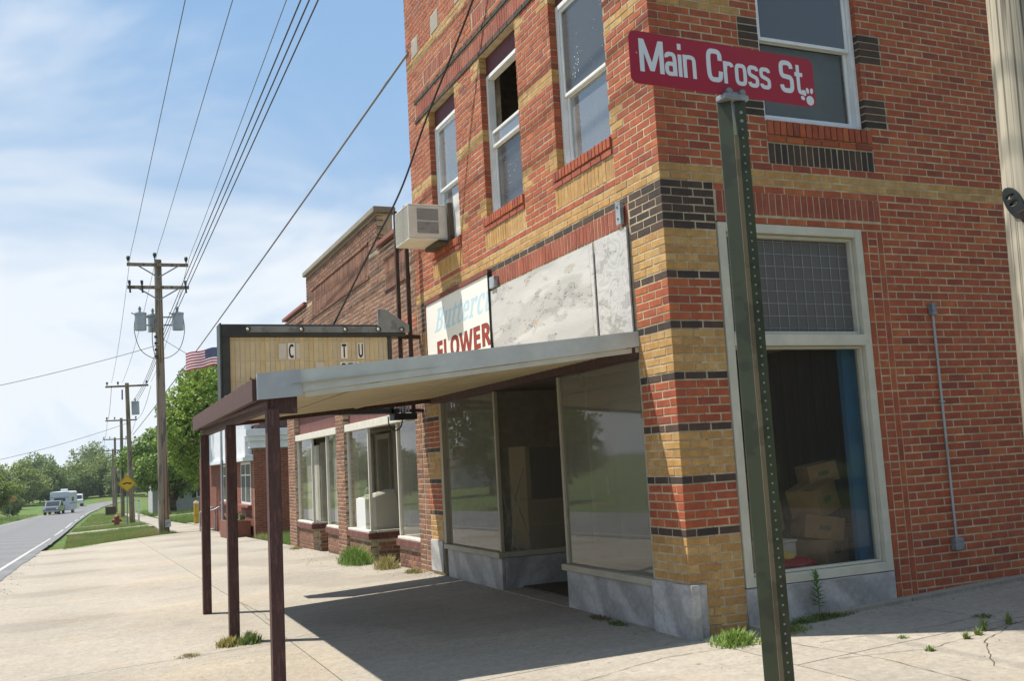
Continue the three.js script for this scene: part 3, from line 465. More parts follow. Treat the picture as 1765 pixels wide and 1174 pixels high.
// ------------------------------------------------------------------ boxes stored behind the side window
{
  const spots = [[1.78, 0.353, -0.60, 0.36, 0.21, 0.32, 0.3, 0, 'cardboard box on the floor of the side window, lowest of the leaning stack'], [1.74, 0.565, -0.60, 0.36, 0.20, 0.32, -0.3, -0.16, 'cardboard box in the middle of the leaning stack behind the side window'], [1.80, 0.775, -0.64, 0.33, 0.27, 0.30, 0.25, 0.30, 'cardboard box tilted near the top of the stack behind the side window'], [1.92, 1.045, -0.72, 0.28, 0.17, 0.3, -0.3, 0.16, 'cardboard box at the very top of the stack behind the side window'],
    [1.28, 0.60, -0.85, 0.46, 0.26, 0.36, 0.5, 0.20, 'large cardboard box lying tilted on the white carton in the side window'], [2.2, 0.353, -0.95, 0.4, 0.28, 0.4, 0.2, 0, 'cardboard box beside the blue board at the back of the side window']];
  for (const [x, y, z, w, h, d, ry, rz, label] of spots) { const t = thing('cardboard_box', label, 'box', [x, y, z], ry, 'boxes behind the side window'); t.rotation.z = rz; part('carton', rbox(-w / 2, w / 2, 0, h, -d / 2, d / 2), pick([M.card, M.cardB]), t); part('tape', box(-w / 2 + 0.01, w / 2 - 0.01, h, h + 0.002, -0.025, 0.025), M.cardB, t); part('print', box(-0.05, 0.05, h * 0.4, h * 0.6, d / 2, d / 2 + 0.0015), mat([0.08, 0.10, 0.05], 0.9), t); }
  const w = thing('white_carton', 'white carton on the floor of the side window under a tilted cardboard box', 'box', [1.15, 0.353, -0.6], 0.2); part('carton', rbox(-0.24, 0.24, 0, 0.21, -0.16, 0.16), M.whiteRough, w); part('lid', rbox(-0.25, 0.25, 0.212, 0.235, -0.17, 0.17), M.whiteRough, w);
  const r = thing('red_bag', 'crumpled red and yellow bag on the floor of the side window', 'bag', [1.2, 0.353, -0.32]); const g = new THREE.IcosahedronGeometry(0.14, 3), p = g.attributes.position; for (let i = 0; i < p.count; i++) { const n = 0.7 + 0.6 * fbm(p.getX(i) + 0.4, p.getZ(i) + p.getY(i), 8, 3); p.setXYZ(i, p.getX(i) * n * 1.9, Math.max(0, (p.getY(i) + 0.08) * n * 0.5), p.getZ(i) * n); } g.computeVertexNormals(); part('bag_body', g, mat([0.36, 0.03, 0.03], 0.5), r);
  const g2 = g.clone().scale(0.35, 0.8, 0.4).translate(-0.05, 0.07, 0.02); part('yellow_wrapper', g2, mat([0.5, 0.36, 0.05], 0.6), r);
  const l = thing('red_lamp', 'red lamp shade standing among the boxes behind the side window', 'lamp', [1.32, 0.353, -1.1]); part('shade', new THREE.LatheGeometry([[0.16, 0.62], [0.13, 0.72], [0.08, 0.80], [0.03, 0.82]].map((a) => new THREE.Vector2(...a)), 20), mat([0.28, 0.02, 0.02], 0.5, { side: THREE.DoubleSide }), l); part('stand', [cyl(0.1, 0.08, 0.03).translate(0, 0.015, 0), cyl(0.015, 0.015, 0.7).translate(0, 0.38, 0)], M.darkMetal, l);
}

// ------------------------------------------------------------------ boards and painted sign over the shop front
{
  const ply = tex(1024, 512, (u, v) => {
    const w = fbm(u, v, 3, 4), rings = 0.5 + 0.5 * Math.sin((fbm(u * 0.7, v * 0.25, 8, 3) * 90 + u * 3) * 2), kn = 0.5 + 0.5 * Math.sin((fbm(u + 0.3, v, 6, 2) + 0.02 * w) * 120);
    const right = sstep(0.79, 0.80, u), peel = sstep(0.55, 0.62, fbm(u, v, 12, 5, 0.6)) * (1 - right), bare = sstep(0.62, 0.66, fbm(u + 0.4, v + 0.3, 10, 4, 0.6)), sp = fbm(u, v, 96, 2) > 0.74 ? -0.28 : 0, smear = sstep(0.5, 0.66, fbm(u * 0.7 + v * 0.5, v * 1.5 - u * 0.6, 4, 4));
    const g = 0.80 + 0.10 * (w - 0.5) - 0.07 * right * sstep(0.3, 0.9, rings) * (0.3 + 0.7 * kn) - 0.10 * right * sstep(0.58, 0.66, fbm(u + 0.2, v * 0.6, 24, 4, 0.6)) - 0.06 * peel - 0.08 * smear * (1 - right) + sp * peel; return [g + 0.05 * bare * peel, g * 1.0 + 0.005 * bare * peel, g * 1.01 - 0.05 * bare * peel];
  }, [1, 1]);
  const plyB = tex(512, 256, (u, v) => { const e = Math.abs(u - 0.79) < 0.004 ? 0 : 0.5; return e + 0.35 * fbm(u, v, 16, 5, 0.65) - (Math.hypot((u - 0.4) * 2, v - 0.6) < 0.1 ? 0.2 : 0); }, [1, 1], false);
  const mk = (label, u0, u1, y0, y1, sag) => {
    const b = thing('plywood_board', label, 'board', [0, 0, 0], 0, 'boards over the shop front'); b.rotation.y = FACE_W;
    const g = new THREE.BoxGeometry(u1 - u0, y1 - y0, 0.014, 24, 10, 1).translate((u0 + u1) / 2, (y0 + y1) / 2, 0.018), p = g.attributes.position, uv = g.attributes.uv;
    for (let i = 0; i < p.count; i++) { const u = p.getX(i), y = p.getY(i); uv.setXY(i, (u + 3.55) / 3.02, (y - 2.3) / 1.0); p.setZ(i, p.getZ(i) + sag * (fbm(u * 0.09 + 0.4, y * 0.14, 8, 2) - 0.3)); }
    g.computeVertexNormals(); part('sheet', g, mat([0.78, 0.78, 0.77], 0.85, { map: ply, bumpMap: plyB, bumpScale: 0.008 }), b); return b;
  };
  mk('long weathered grey white plywood board over the shop windows', -3.548, -1.105, 2.32, 3.275, 0.05);
  mk('short plywood board with swirling wood grain beside the corner pier', -1.095, -0.53, 2.32, 3.285, 0.012);
  const s = thing('painted_sign', 'white painted sign with faded blue script and red block letters', 'sign'); s.rotation.y = FACE_W;
  const st = canvasTex(1024, 640, (g, w, h) => {
    g.fillStyle = '#efeeea'; g.fillRect(0, 0, w, h);
    for (let k = 0; k < 900; k++) { g.fillStyle = `rgba(120,120,115,${0.03 + 0.05 * rnd()})`; g.fillRect(rnd() * w, rnd() * h, 2 + 20 * rnd(), 1 + 4 * rnd()); }
    g.save(); g.translate(135, 215); g.transform(1, 0, -0.22, 1, 0, 0); g.scale(0.97, 1); g.font = 'italic bold 215px serif'; g.fillStyle = 'rgba(150,198,230,0.55)'; g.fillText('Buttercup', 0, 0); g.lineWidth = 7; g.strokeStyle = 'rgba(170,208,236,0.4)'; g.strokeText('Buttercup', 0, 0); g.restore();
    g.font = 'bold 185px sans-serif'; g.fillStyle = '#9a3a2b'; g.save(); g.translate(160, 420); g.scale(1.16, 1); g.lineWidth = 9; g.strokeStyle = '#4a2a24'; g.strokeText('FLOWERS', 0, 0); g.fillText('FLOWERS', 0, 0); g.restore();
  });
  const face = new THREE.BoxGeometry(2.22, 1.2, 0.03).translate(-4.665, 2.875, 0.02), p = face.attributes.position, uv = face.attributes.uv; for (let i = 0; i < p.count; i++) uv.setXY(i, (p.getX(i) + 5.775) / 2.22, (p.getY(i) - 2.275) / 1.2);
  part('panel', face, mat([0.82, 0.82, 0.81], 0.55, { map: st }), s);
  part('trim', [rbox(-5.80, -3.56, 3.476, 3.535, 0.0, 0.05), rbox(-5.805, -5.778, 2.28, 3.475, 0.0, 0.045)], mat([0.24, 0.07, 0.05], 0.8, { map: T.paintWood }), s);
  part('edge_strip', rbox(-3.565, -3.551, 2.3, 3.5, 0.0, 0.055), M.black, s);
  const h = thing('wall_bracket', 'short grey metal plate fixed to the brick lintel beside the corner pier', 'bracket'); h.rotation.y = FACE_W; part('plate', rbox(-0.655, -0.57, 3.32, 3.515, 0.012, 0.05), M.galv, h); part('bolt', [xf(cyl(0.008, 0.008, 0.008), -0.61, 3.47, 0.052, Math.PI / 2), xf(cyl(0.008, 0.008, 0.008), -0.61, 3.37, 0.052, Math.PI / 2)], M.darkMetal, h);
  const h2 = thing('wall_bracket', 'small pale junction block on the wall above the white painted sign', 'bracket'); h2.rotation.y = FACE_W; part('plate', rbox(-3.50, -3.36, 3.29, 3.42, 0.0, 0.06), M.galv, h2); part('clip', rbox(-3.46, -3.40, 3.25, 3.29, 0.0, 0.03), M.darkMetal, h2);
}

// ------------------------------------------------------------------ awning
{
  const aw = thing('awning', 'flat metal porch roof on three dark red wooden posts in front of the shop', 'awning');
  const A = [0, 2.395, -0.52], B = [-3.04, 2.12, -0.87], Cc = [-3.0, 2.12, -5.52], D = [0, 2.395, -5.70];
  const at = (s, t) => { const l = (p, q, k) => p.map((v, i) => lerp(v, q[i], k)); return l(l(A, B, s), l(D, Cc, s), t); };   // s out from the wall, t along the street
  // ribbed deck, ribs run out from the wall
  const N = 40; for (let k = 0; k < N; k++) { const t0 = 0.004 + 0.992 * k / N, t1 = 0.004 + 0.992 * (k + 1) / N; const q = (s, t, dy) => { const p = at(s, t); return [p[0], p[1] - 0.10 + dy, p[2]]; };
    const prof = [[t0, 0], [lerp(t0, t1, 0.48), 0], [lerp(t0, t1, 0.56), -0.05], [lerp(t0, t1, 0.92), -0.05], [t1, 0.0]], P = [], ix = []; for (const [t, dy] of prof) { for (const s of [0.015, 0.35, 0.68, 0.985]) P.push(...q(s, t, dy)); }
    for (let a = 0; a < 4; a++) for (let b = 0; b < 3; b++) { const i = a * 4 + b; ix.push(i, i + 1, i + 5, i, i + 5, i + 4); }
    const g = new THREE.BufferGeometry(); g.setAttribute('position', new THREE.Float32BufferAttribute(P, 3)); g.setAttribute('uv', new THREE.Float32BufferAttribute(P.flatMap((v, i) => (i % 3 === 1 ? [] : [v])), 2)); g.setIndex(ix); const n = clean(g); n.computeVertexNormals(); part('deck_panel', n, M.tanDeck || (M.tanDeck = mat([0.72, 0.60, 0.37], 0.5, { map: T.metal, side: THREE.DoubleSide })), aw); }
  // seams under the deck
  for (const s of [0.36, 0.7]) part('deck_seam', bar([...at(s, 0.01)].map((v, i) => (i === 1 ? v - 0.158 : v)), [...at(s, 0.99)].map((v, i) => (i === 1 ? v - 0.158 : v)), 0.03, 0.012), M.tanMetal, aw);
  const off = (p, dx, dy, dz) => [p[0] + dx, p[1] + dy, p[2] + dz];
  // near end fascia, outer metal cap, cream strip
  const vert = (a, b, h0, h1, th, z) => { const d = V3(...b).sub(V3(...a)); d.y = 0; d.normalize(); const n = V3(-d.z, 0, d.x).multiplyScalar(th / 2), P = []; for (const s of [-1, 1]) for (const [p, h] of [[a, h0[0]], [b, h1[0]], [b, h1[1]], [a, h0[1]]]) P.push(V3(p[0], h, p[2]).addScaledVector(n, s)); const ix = [[0, 1, 2, 3], [5, 4, 7, 6], [4, 5, 1, 0], [3, 2, 6, 7], [1, 5, 6, 2], [4, 0, 3, 7]]; const arr = []; for (const f of ix) for (const k of [f[0], f[1], f[2], f[0], f[2], f[3]]) arr.push(P[k].x, P[k].y, P[k].z); const g = new THREE.BufferGeometry(); g.setAttribute('position', new THREE.Float32BufferAttribute(arr, 3)); g.setAttribute('uv', new THREE.Float32BufferAttribute(new Float32Array(arr.length / 3 * 2), 2)); g.computeVertexNormals(); return metric(g); };
  const n0 = off(A, 0.002, 0, 0.02), n1 = off(B, 0.34, 0.03, 0.02 - 0.0391), n2 = off(B, 0, 0, 0.03), n1b = off(B, 0.335, 0.03, 0.03 - 0.0385);
  part('fascia', vert(n1, n0, [1.985, 2.152], [2.268, 2.396], 0.012), M.greyMetal, aw);
  part('fascia_cap', vert(n2, n1b, [1.93, 2.122], [1.955, 2.157], 0.014), mat([0.50, 0.54, 0.57], 0.45, { map: T.metal, metalness: 0.2 }), aw, 'bare metal end cap of the roof edge');
  part('cream_strip', vert(off(B, 0.36, 0, -0.015), off(A, 0.002, 0, 0.0), [1.945, 1.98], [2.222, 2.262], 0.02), M.cream, aw);
  part('outer_beam', vert(off(B, -0.01, 0, 0.0), off(Cc, -0.01, 0, -0.02), [1.925, 2.085], [1.925, 2.085], 0.04), M.maroonPaint, aw);
  part('inner_beam', vert(off(B, 0.12, 0, -0.04), off(Cc, 0.10, 0, 0.05), [1.86, 1.985], [1.86, 1.985], 0.07), M.maroonPaint, aw);
  part('far_fascia', vert(off(D, -0.01, 0, -0.01), off(Cc, 0.02, 0, -0.01), [2.19, 2.39], [1.93, 2.12], 0.02), M.maroonPaint, aw);
  part('stub_beam', vert(off(B, 0.10, 0, -0.06), off(B, 0.30, 0, -0.09), [1.83, 1.955], [1.83, 1.965], 0.08), M.maroonPaint, aw);
  // leaf litter along the outer edge
  const lit = []; for (let k = 0; k < 130; k++) { const t = rnd(), p = at(0.985 + rr(-0.03, 0.012), t), s = rr(0.012, 0.03); lit.push(xf(new THREE.TetrahedronGeometry(s, 0), p[0], p[1] - 0.035 + rr(0, 0.025), p[2], rnd() * 3, rnd() * 3)); } const lt = part('leaf_litter', lit, mat([0.16, 0.11, 0.06], 1), aw); lt.userData.kind = 'stuff';
  for (const z of [-0.87, -3.12, -5.28]) { const x = -2.93, gy = G(x, z); const g = rbox(x - 0.046, x + 0.046, gy - 0.03, 1.86, z - 0.046, z + 0.046, 0.007); part('post', g, M.maroonPaint, aw); }
}

// ------------------------------------------------------------------ window air conditioner
{
  const a = thing('air_conditioner', 'white window air conditioner jutting from the leftmost upper window', 'air conditioner'); a.rotation.y = FACE_W;
  const u0 = -5.40, u1 = -4.84, y0 = 4.155, y1 = 4.60, z1 = 0.53; const body = mat([0.66, 0.65, 0.60], 0.5, { map: T.metal });
  part('casing', [rbox(u0, u1, y1 - 0.02, y1, -0.05, z1, 0.008), rbox(u0, u1, y0, y0 + 0.02, -0.05, z1, 0.008), rbox(u0, u0 + 0.02, y0 + 0.02, y1 - 0.02, -0.05, z1), rbox(u1 - 0.02, u1, y0 + 0.02, y1 - 0.02, -0.05, z1)], body, a);
  part('coil', box(u0 + 0.03, u1 - 0.03, y0 + 0.03, y1 - 0.03, 0.35, z1 - 0.03), M.galvDull, a);
  for (let k = 0; k < 16; k++) part('grille_slat', box(u0 + 0.03, u1 - 0.03, y0 + 0.034 + k * 0.0245, y0 + 0.042 + k * 0.0245, z1 - 0.022, z1 - 0.004), body, a);
  for (const c of [0, 1]) { const v = part('side_vent', box(u1 + 0.0005, u1 + 0.002, y0 + 0.075 + c * 0.165, y0 + 0.225 + c * 0.165, 0.14, 0.42), M.galvDull, a); const sl = []; for (let k = 0; k < 9; k++) sl.push(box(u1 + 0.0022, u1 + 0.005, y0 + 0.08 + c * 0.165 + k * 0.016, y0 + 0.087 + c * 0.165 + k * 0.016, 0.142, 0.418)); part('louvre', sl, mat([0.30, 0.30, 0.28], 0.6), v); }
  part('wood_packing', [rbox(u1 + 0.003, u1 + 0.06, y0 - 0.02, y1 + 0.02, -0.04, 0.03), rbox(u0 + 0.05, u1 + 0.03, y0 - 0.05, y0 - 0.004, -0.02, 0.16)], mat([0.13, 0.11, 0.09], 0.9, { map: T.pole }), a);
  part('window_filler', box(u1 + 0.062, -4.51, y0, y1 + 0.1, -0.06, -0.045), M.whiteRough, a);
}

// ------------------------------------------------------------------ marquee letter sign
scene.fog = new THREE.FogExp2(0xe4ecf4, 0.0002);
const font = await new FontLoader().loadAsync('fonts/droid/droid_sans_bold.typeface.json');
{
  const t = thing('marquee_sign', 'old tan letter board sign in a dark metal frame jutting from the wall', 'sign', [0, 0, -6.2]);
  const x0 = -2.62, x1 = -0.46, y0 = 2.09, y1 = 3.265;
  part('frame', [rbox(x0, x1 + 0.22, y1 - 0.155, y1, -0.14, 0.14, 0.01), rbox(x0, x0 + 0.10, y0, y1 - 0.156, -0.14, 0.14, 0.01), rbox(x1 - 0.02, x1 + 0.03, y0, y1 - 0.156, -0.12, 0.12), rbox(x0 + 0.101, x1 + 0.1, y0, y0 + 0.06, -0.12, 0.12)], M.darkMetal, t);
  part('end_cap', rbox(x0 - 0.025, x0 - 0.001, y0 - 0.01, y1 + 0.012, -0.15, 0.15), mat([0.035, 0.05, 0.05], 0.5, { map: T.worn }), t);
  part('top_rail', rbox(x0 + 0.3, x1 + 0.10, y1 - 0.105, y1 - 0.028, 0.141, 0.15), mat([0.20, 0.22, 0.235], 0.5, { map: T.worn }), t);
  part('corner_plate', xf(extr([[0, 0], [0.42, 0], [0.42, 0.09], [0.10, 0.30], [0, 0.30]], 0.02, 0.003), x1 - 0.16, y1 - 0.10, 0.152), mat([0.23, 0.25, 0.265], 0.5, { map: T.worn }), t);
  for (const x of [-2.30, -1.63, -1.06, -0.62, -0.30]) { const s = part('bulb_socket', xf(cyl(0.034, 0.034, 0.02, 14), x, y1 - 0.068, 0.155 + (x > -0.7 ? 0.02 : 0), Math.PI / 2), M.black, t); part('bulb', new THREE.SphereGeometry(0.02, 10, 8).translate(x - 0.008, y1 - 0.07, 0.166 + (x > -0.7 ? 0.02 : 0)), mat([0.5, 0.48, 0.42], 0.3), s); }
  // ribbed letter board: narrow vertical panels between horizontal rails
  const bm = [[0.60, 0.50, 0.32], [0.57, 0.48, 0.325], [0.62, 0.52, 0.34], [0.60, 0.475, 0.27], [0.56, 0.48, 0.34]].map((c) => mat(c, 0.6, { map: T.metal }));
  const rails = [y0 + 0.06, 2.31, 2.56, 2.81, 3.05, y1 - 0.157], n = 33, wv = (x1 - 0.022 - x0 - 0.102) / n;
  for (let r = 0; r + 1 < rails.length; r++) for (let k = 0; k < n; k++) { const a = x0 + 0.102 + k * wv; part('letter_panel', box(a + 0.0015, a + wv - 0.0015, rails[r] + 0.005, rails[r + 1] - 0.005, 0.075, 0.085 + 0.003 * ((k * 7 + r * 3) % 3)), bm[(k * 3 + r * 5 + (k * k) % 4) % 5], t); }
  part('backing', box(x0 + 0.1, x1 - 0.02, y0 + 0.06, y1 - 0.157, -0.08, 0.07), mat([0.34, 0.26, 0.14], 0.8), t);
  for (const y of rails.slice(1, 5)) part('letter_rail', rbox(x0 + 0.102, x1 - 0.022, y - 0.007, y + 0.007, 0.07, 0.098, 0.002), bm[2], t);
  const plate = (x, y, ch, w = 0.085, blank) => { const p = part('letter_card', box(x, x + w, y, y + 0.205, 0.0995, 0.1015), mat(blank ? [0.50, 0.48, 0.44] : [0.74, 0.74, 0.72], 0.5), t); if (ch) { const g = new TextGeometry(ch, { font, size: 0.165, depth: 0.002, curveSegments: 5, bevelEnabled: false }); g.computeBoundingBox(); const b = g.boundingBox; g.translate(-b.min.x, -b.min.y, 0); g.scale(0.062 / (b.max.x - b.min.x) * (ch === 'I' ? 0.4 : 1), 0.18 / (b.max.y - b.min.y), 1); part('letter', g.translate(x + 0.011, y + 0.012, 0.103), M.black, p); } };
  plate(-1.92, 2.822, null, 0.10, true); plate(-1.80, 2.822, 'C'); plate(-1.70, 2.822, null, 0.05, true); plate(-1.115, 2.822, 'T'); plate(-0.895, 2.822, 'U');
  plate(-1.45, 2.572, null, 0.11, true); plate(-1.13, 2.572, 'S'); plate(-1.035, 2.572, 'T'); plate(-0.945, 2.572, 'I', 0.06);
  // wall mounts: two tall rusty bars and the arms
  for (const [x, z, h] of [[-0.27, -0.02, 4.86], [-0.14, 0.03, 4.93]]) part('support_bar', rbox(x - 0.025, x + 0.025, 2.0, h, z - 0.025, z + 0.025), M.rust, t);
  part('arm', [rbox(x1 + 0.2, 0.0, y1 - 0.17, y1 - 0.12, -0.05, 0.04), rbox(x1 + 0.03, 0.0, y0 + 0.01, y0 + 0.05, -0.06, 0.06), rbox(-0.2, -0.02, 4.80, 4.84, -0.06, 0.0)], M.rust, t);
  const bx = part('ballast_box', rbox(-0.44, -0.12, 2.0, 2.085, -0.1, 0.13), M.black, t); part('louvre', Array.from({ length: 5 }, (_, k) => box(-0.40 + k * 0.04, -0.375 + k * 0.04, 2.09, 2.20, 0.09, 0.10)), M.galv, bx);
  part('cable_loop', tube([[-0.50, 2.05, 0.05], [-0.49, 1.93, 0.06], [-0.42, 1.86, 0.06], [-0.34, 1.90, 0.06], [-0.30, 2.03, 0.05]], 0.009), M.black, t);
}

// ------------------------------------------------------------------ street name sign
{
  const px = -2.478, pz = 4.225, gy = G(px, pz), t = thing('street_sign', 'red street name blade on a perforated green metal post', 'street sign', [px, gy, pz]);
  const H = 2.408 - gy;
  // channel post: a wide dark web, a worn lip and a narrow perforated flange
  const green = mat([0.055, 0.066, 0.030], 0.5, { map: T.worn }), tan = mat([0.24, 0.19, 0.12], 0.75, { map: T.worn });
  t.rotation.y = -0.36;
  part('web', metric(extr([[-0.041, 0.009], [-0.006, -0.010], [-0.006, -0.006], [-0.041, 0.013]], H).rotateX(-Math.PI / 2)), green, t);
  part('lip', metric(extr([[-0.0058, -0.0125], [0.0090, -0.0060], [0.0090, -0.0020], [-0.0058, -0.0085]], H * 0.955).rotateX(-Math.PI / 2)), tan, t);
  part('flange', metric(new THREE.BoxGeometry(0.030, H, 0.004).translate(0.0225, H / 2, 0.002)), green, t);
  part('back_web', metric(new THREE.BoxGeometry(0.004, H - 0.01, 0.030).translate(0.0085, H / 2 - 0.005, -0.0155)), green, t);
  for (let k = 0; k < 66; k++) { const y = H - 0.045 - k * 0.0254; part('post_hole', new THREE.TorusGeometry(0.0040, 0.0011, 5, 10).translate(0.0225, y, 0.0042), k < 2 ? M.galv : green, t); part('hole_core', new THREE.CircleGeometry(0.0037, 10).translate(0.0225, y, 0.0043), M.galv, t); }
  const b = new THREE.Group(); b.name = 'blade'; b.rotation.y = 0.36 + 0.04; b.position.set(0, H, 0); t.add(b);
  b.userData.label = 'red name blade with white letters';
  const W = 0.664, Hh = 0.153, r = 0.022, sx = -0.345, s = new THREE.Shape(); s.moveTo(sx + r, 0); s.lineTo(sx + W - r, 0); s.absarc(sx + W - r, r, r, -Math.PI / 2, 0); s.lineTo(sx + W, Hh - r); s.absarc(sx + W - r, Hh - r, r, 0, Math.PI / 2); s.lineTo(sx + r, Hh); s.absarc(sx + r, Hh - r, r, Math.PI / 2, Math.PI); s.lineTo(sx, r); s.absarc(sx + r, r, r, Math.PI, Math.PI * 1.5);
  part('panel', new THREE.ExtrudeGeometry(s, { depth: 0.002, bevelEnabled: false, curveSegments: 8 }).translate(0, 0.006, 0), mat([0.26, 0.010, 0.024], 0.42), b);
  // the print: condensed rounded lettering and a paw
  const arc = (cx, cy2, rx, ry, a0, a1, n = 12, sq = 0.62) => Array.from({ length: n + 1 }, (_, i) => { const a = (a0 + (a1 - a0) * i / n) * Math.PI / 180, c = Math.cos(a), q = Math.sin(a); return [cx + rx * Math.sign(c) * Math.pow(Math.abs(c), sq), cy2 + ry * Math.sign(q) * Math.pow(Math.abs(q), sq)]; });
  const glyph = {   // strokes in a box of width 1 and cap height 1: [points, closed]
    M: [[[0.10, 0], [0.10, 0.96]], [[0.90, 0], [0.90, 0.96]], [[0.13, 0.93], [0.50, 0.07], [0.87, 0.93]]],
    a: [[[0.14, 0.52], ...arc(0.46, 0.50, 0.34, 0.135, 170, 10, 10), [0.83, 0.40], [0.83, 0]], arc(0.46, 0.20, 0.34, 0.15, 0, 360, 20)],
    i: [[[0.5, 0], [0.5, 0.66]], [[0.5, 0.80], [0.5, 0.98]]],
    n: [[[0.14, 0], [0.14, 0.68]], [[0.14, 0.40], ...arc(0.50, 0.46, 0.36, 0.165, 150, 0, 8), [0.86, 0]]],
    C: [[[0.84, 0.66], ...arc(0.5, 0.5, 0.36, 0.43, 35, 325, 26, 0.5), [0.86, 0.34]]],
    r: [[[0.18, 0], [0.18, 0.68]], [[0.18, 0.40], ...arc(0.55, 0.46, 0.34, 0.155, 150, 15, 7)]],
    o: [arc(0.5, 0.335, 0.34, 0.275, 90, 450, 28, 0.5)],
    s: [[...arc(0.5, 0.49, 0.33, 0.125, 5, 240, 12, 0.6), ...arc(0.5, 0.19, 0.33, 0.13, 60, -175, 12, 0.6)]],
    S: [[...arc(0.5, 0.71, 0.36, 0.22, 5, 240, 14, 0.6), ...arc(0.5, 0.28, 0.36, 0.22, 60, -175, 14, 0.6)]],
    t: [[[0.40, 0.92], [0.40, 0.22], ...arc(0.66, 0.19, 0.24, 0.13, 185, 350, 8)], [[0.06, 0.62], [0.86, 0.62]]],
  };
  const words = [['M', 0.047, 0.172], ['a', 0.178, 0.237], ['i', 0.239, 0.268], ['n', 0.270, 0.337], ['C', 0.393, 0.482], ['r', 0.484, 0.538], ['o', 0.545, 0.612], ['s', 0.615, 0.680], ['s', 0.682, 0.747], ['S', 0.798, 0.880], ['t', 0.884, 0.942]];
  const print = canvasTex(2048, 486, (g, w, h) => {
    g.fillStyle = '#9c1a31'; g.fillRect(0, 0, w, h); g.strokeStyle = '#d3dae2'; g.fillStyle = '#d3dae2'; g.lineJoin = 'bevel'; g.lineCap = 'butt';
    for (const [ch, a, b2] of words) for (const line of glyph[ch]) { const W2 = (b2 - a) * w, H2 = h * 0.655, base = h * 0.765; g.lineWidth = (ch === 'M' || ch === 'C' || ch === 'S' ? 47 : 40); g.beginPath(); line.forEach(([p, q], k) => { const X = a * w + p * W2, Y = base - q * H2; if (k) g.lineTo(X, Y); else g.moveTo(X, Y); }); g.stroke(); }
    const paw = (x, y, rx, ry, rot) => { g.beginPath(); g.ellipse(x * w, y * h, rx * w, ry * w, rot, 0, 6.3); g.fill(); };
    paw(0.968, 0.870, 0.0225, 0.0235, 0.2); paw(0.926, 0.835, 0.0125, 0.0100, 0.5); paw(0.937, 0.735, 0.0105, 0.0130, -0.5); paw(0.957, 0.672, 0.0090, 0.0145, -0.2); paw(0.981, 0.668, 0.0088, 0.0145, 0.15);
    g.beginPath(); g.arc(0.035 * w, 0.42 * h, 6, 0, 6.3); g.fill();
  });
  const pf = new THREE.ShapeGeometry(s, 8).translate(0, 0.006, 0.0024), pp = pf.attributes.position; for (let i = 0; i < pp.count; i++) pf.attributes.uv.setXY(i, (pp.getX(i) - sx) / W, (pp.getY(i) - 0.006) / Hh);
  part('lettering', pf, mat([1, 1, 1], 0.4, { map: print }), b, 'white words and paw on the red blade');
  const br = part('bracket', [rbox(-0.042, 0.045, -0.010, 0.006, -0.022, 0.022, 0.003), rbox(-0.032, 0.032, 0.002, 0.012, -0.012, -0.003), rbox(-0.030, 0.034, 0.002, 0.015, 0.0055, 0.014)], M.galv, b);
  for (const u of [-0.022, 0.026]) part('bolt', xf(cyl(0.011, 0.011, 0.008, 10), u, 0.012, 0.017, Math.PI / 2), M.galvDull, br);
}

// ------------------------------------------------------------------ conduit on the side wall
{
  const t = thing('electrical_conduit', 'grey metal conduit with an outlet box on the shaded side wall', 'conduit', [2.725, 0, 0.025]);
  part('pipe', [cyl(0.0115, 0.0115, 2.02, 10).translate(0, 1.49, 0)], M.galv, t); part('outlet_box', rbox(-0.05, 0.05, 0.415, 0.52, -0.022, 0.035, 0.008), M.galvDull, t); part('cap_box', [rbox(-0.028, 0.028, 2.47, 2.575, -0.022, 0.03), rod([0.01, 2.575, 0], [0.02, 2.60, 0], 0.004)], M.galvDull, t); part('strap', rbox(-0.025, 0.025, 1.69, 1.71, -0.02, 0.014), M.galv, t);
}

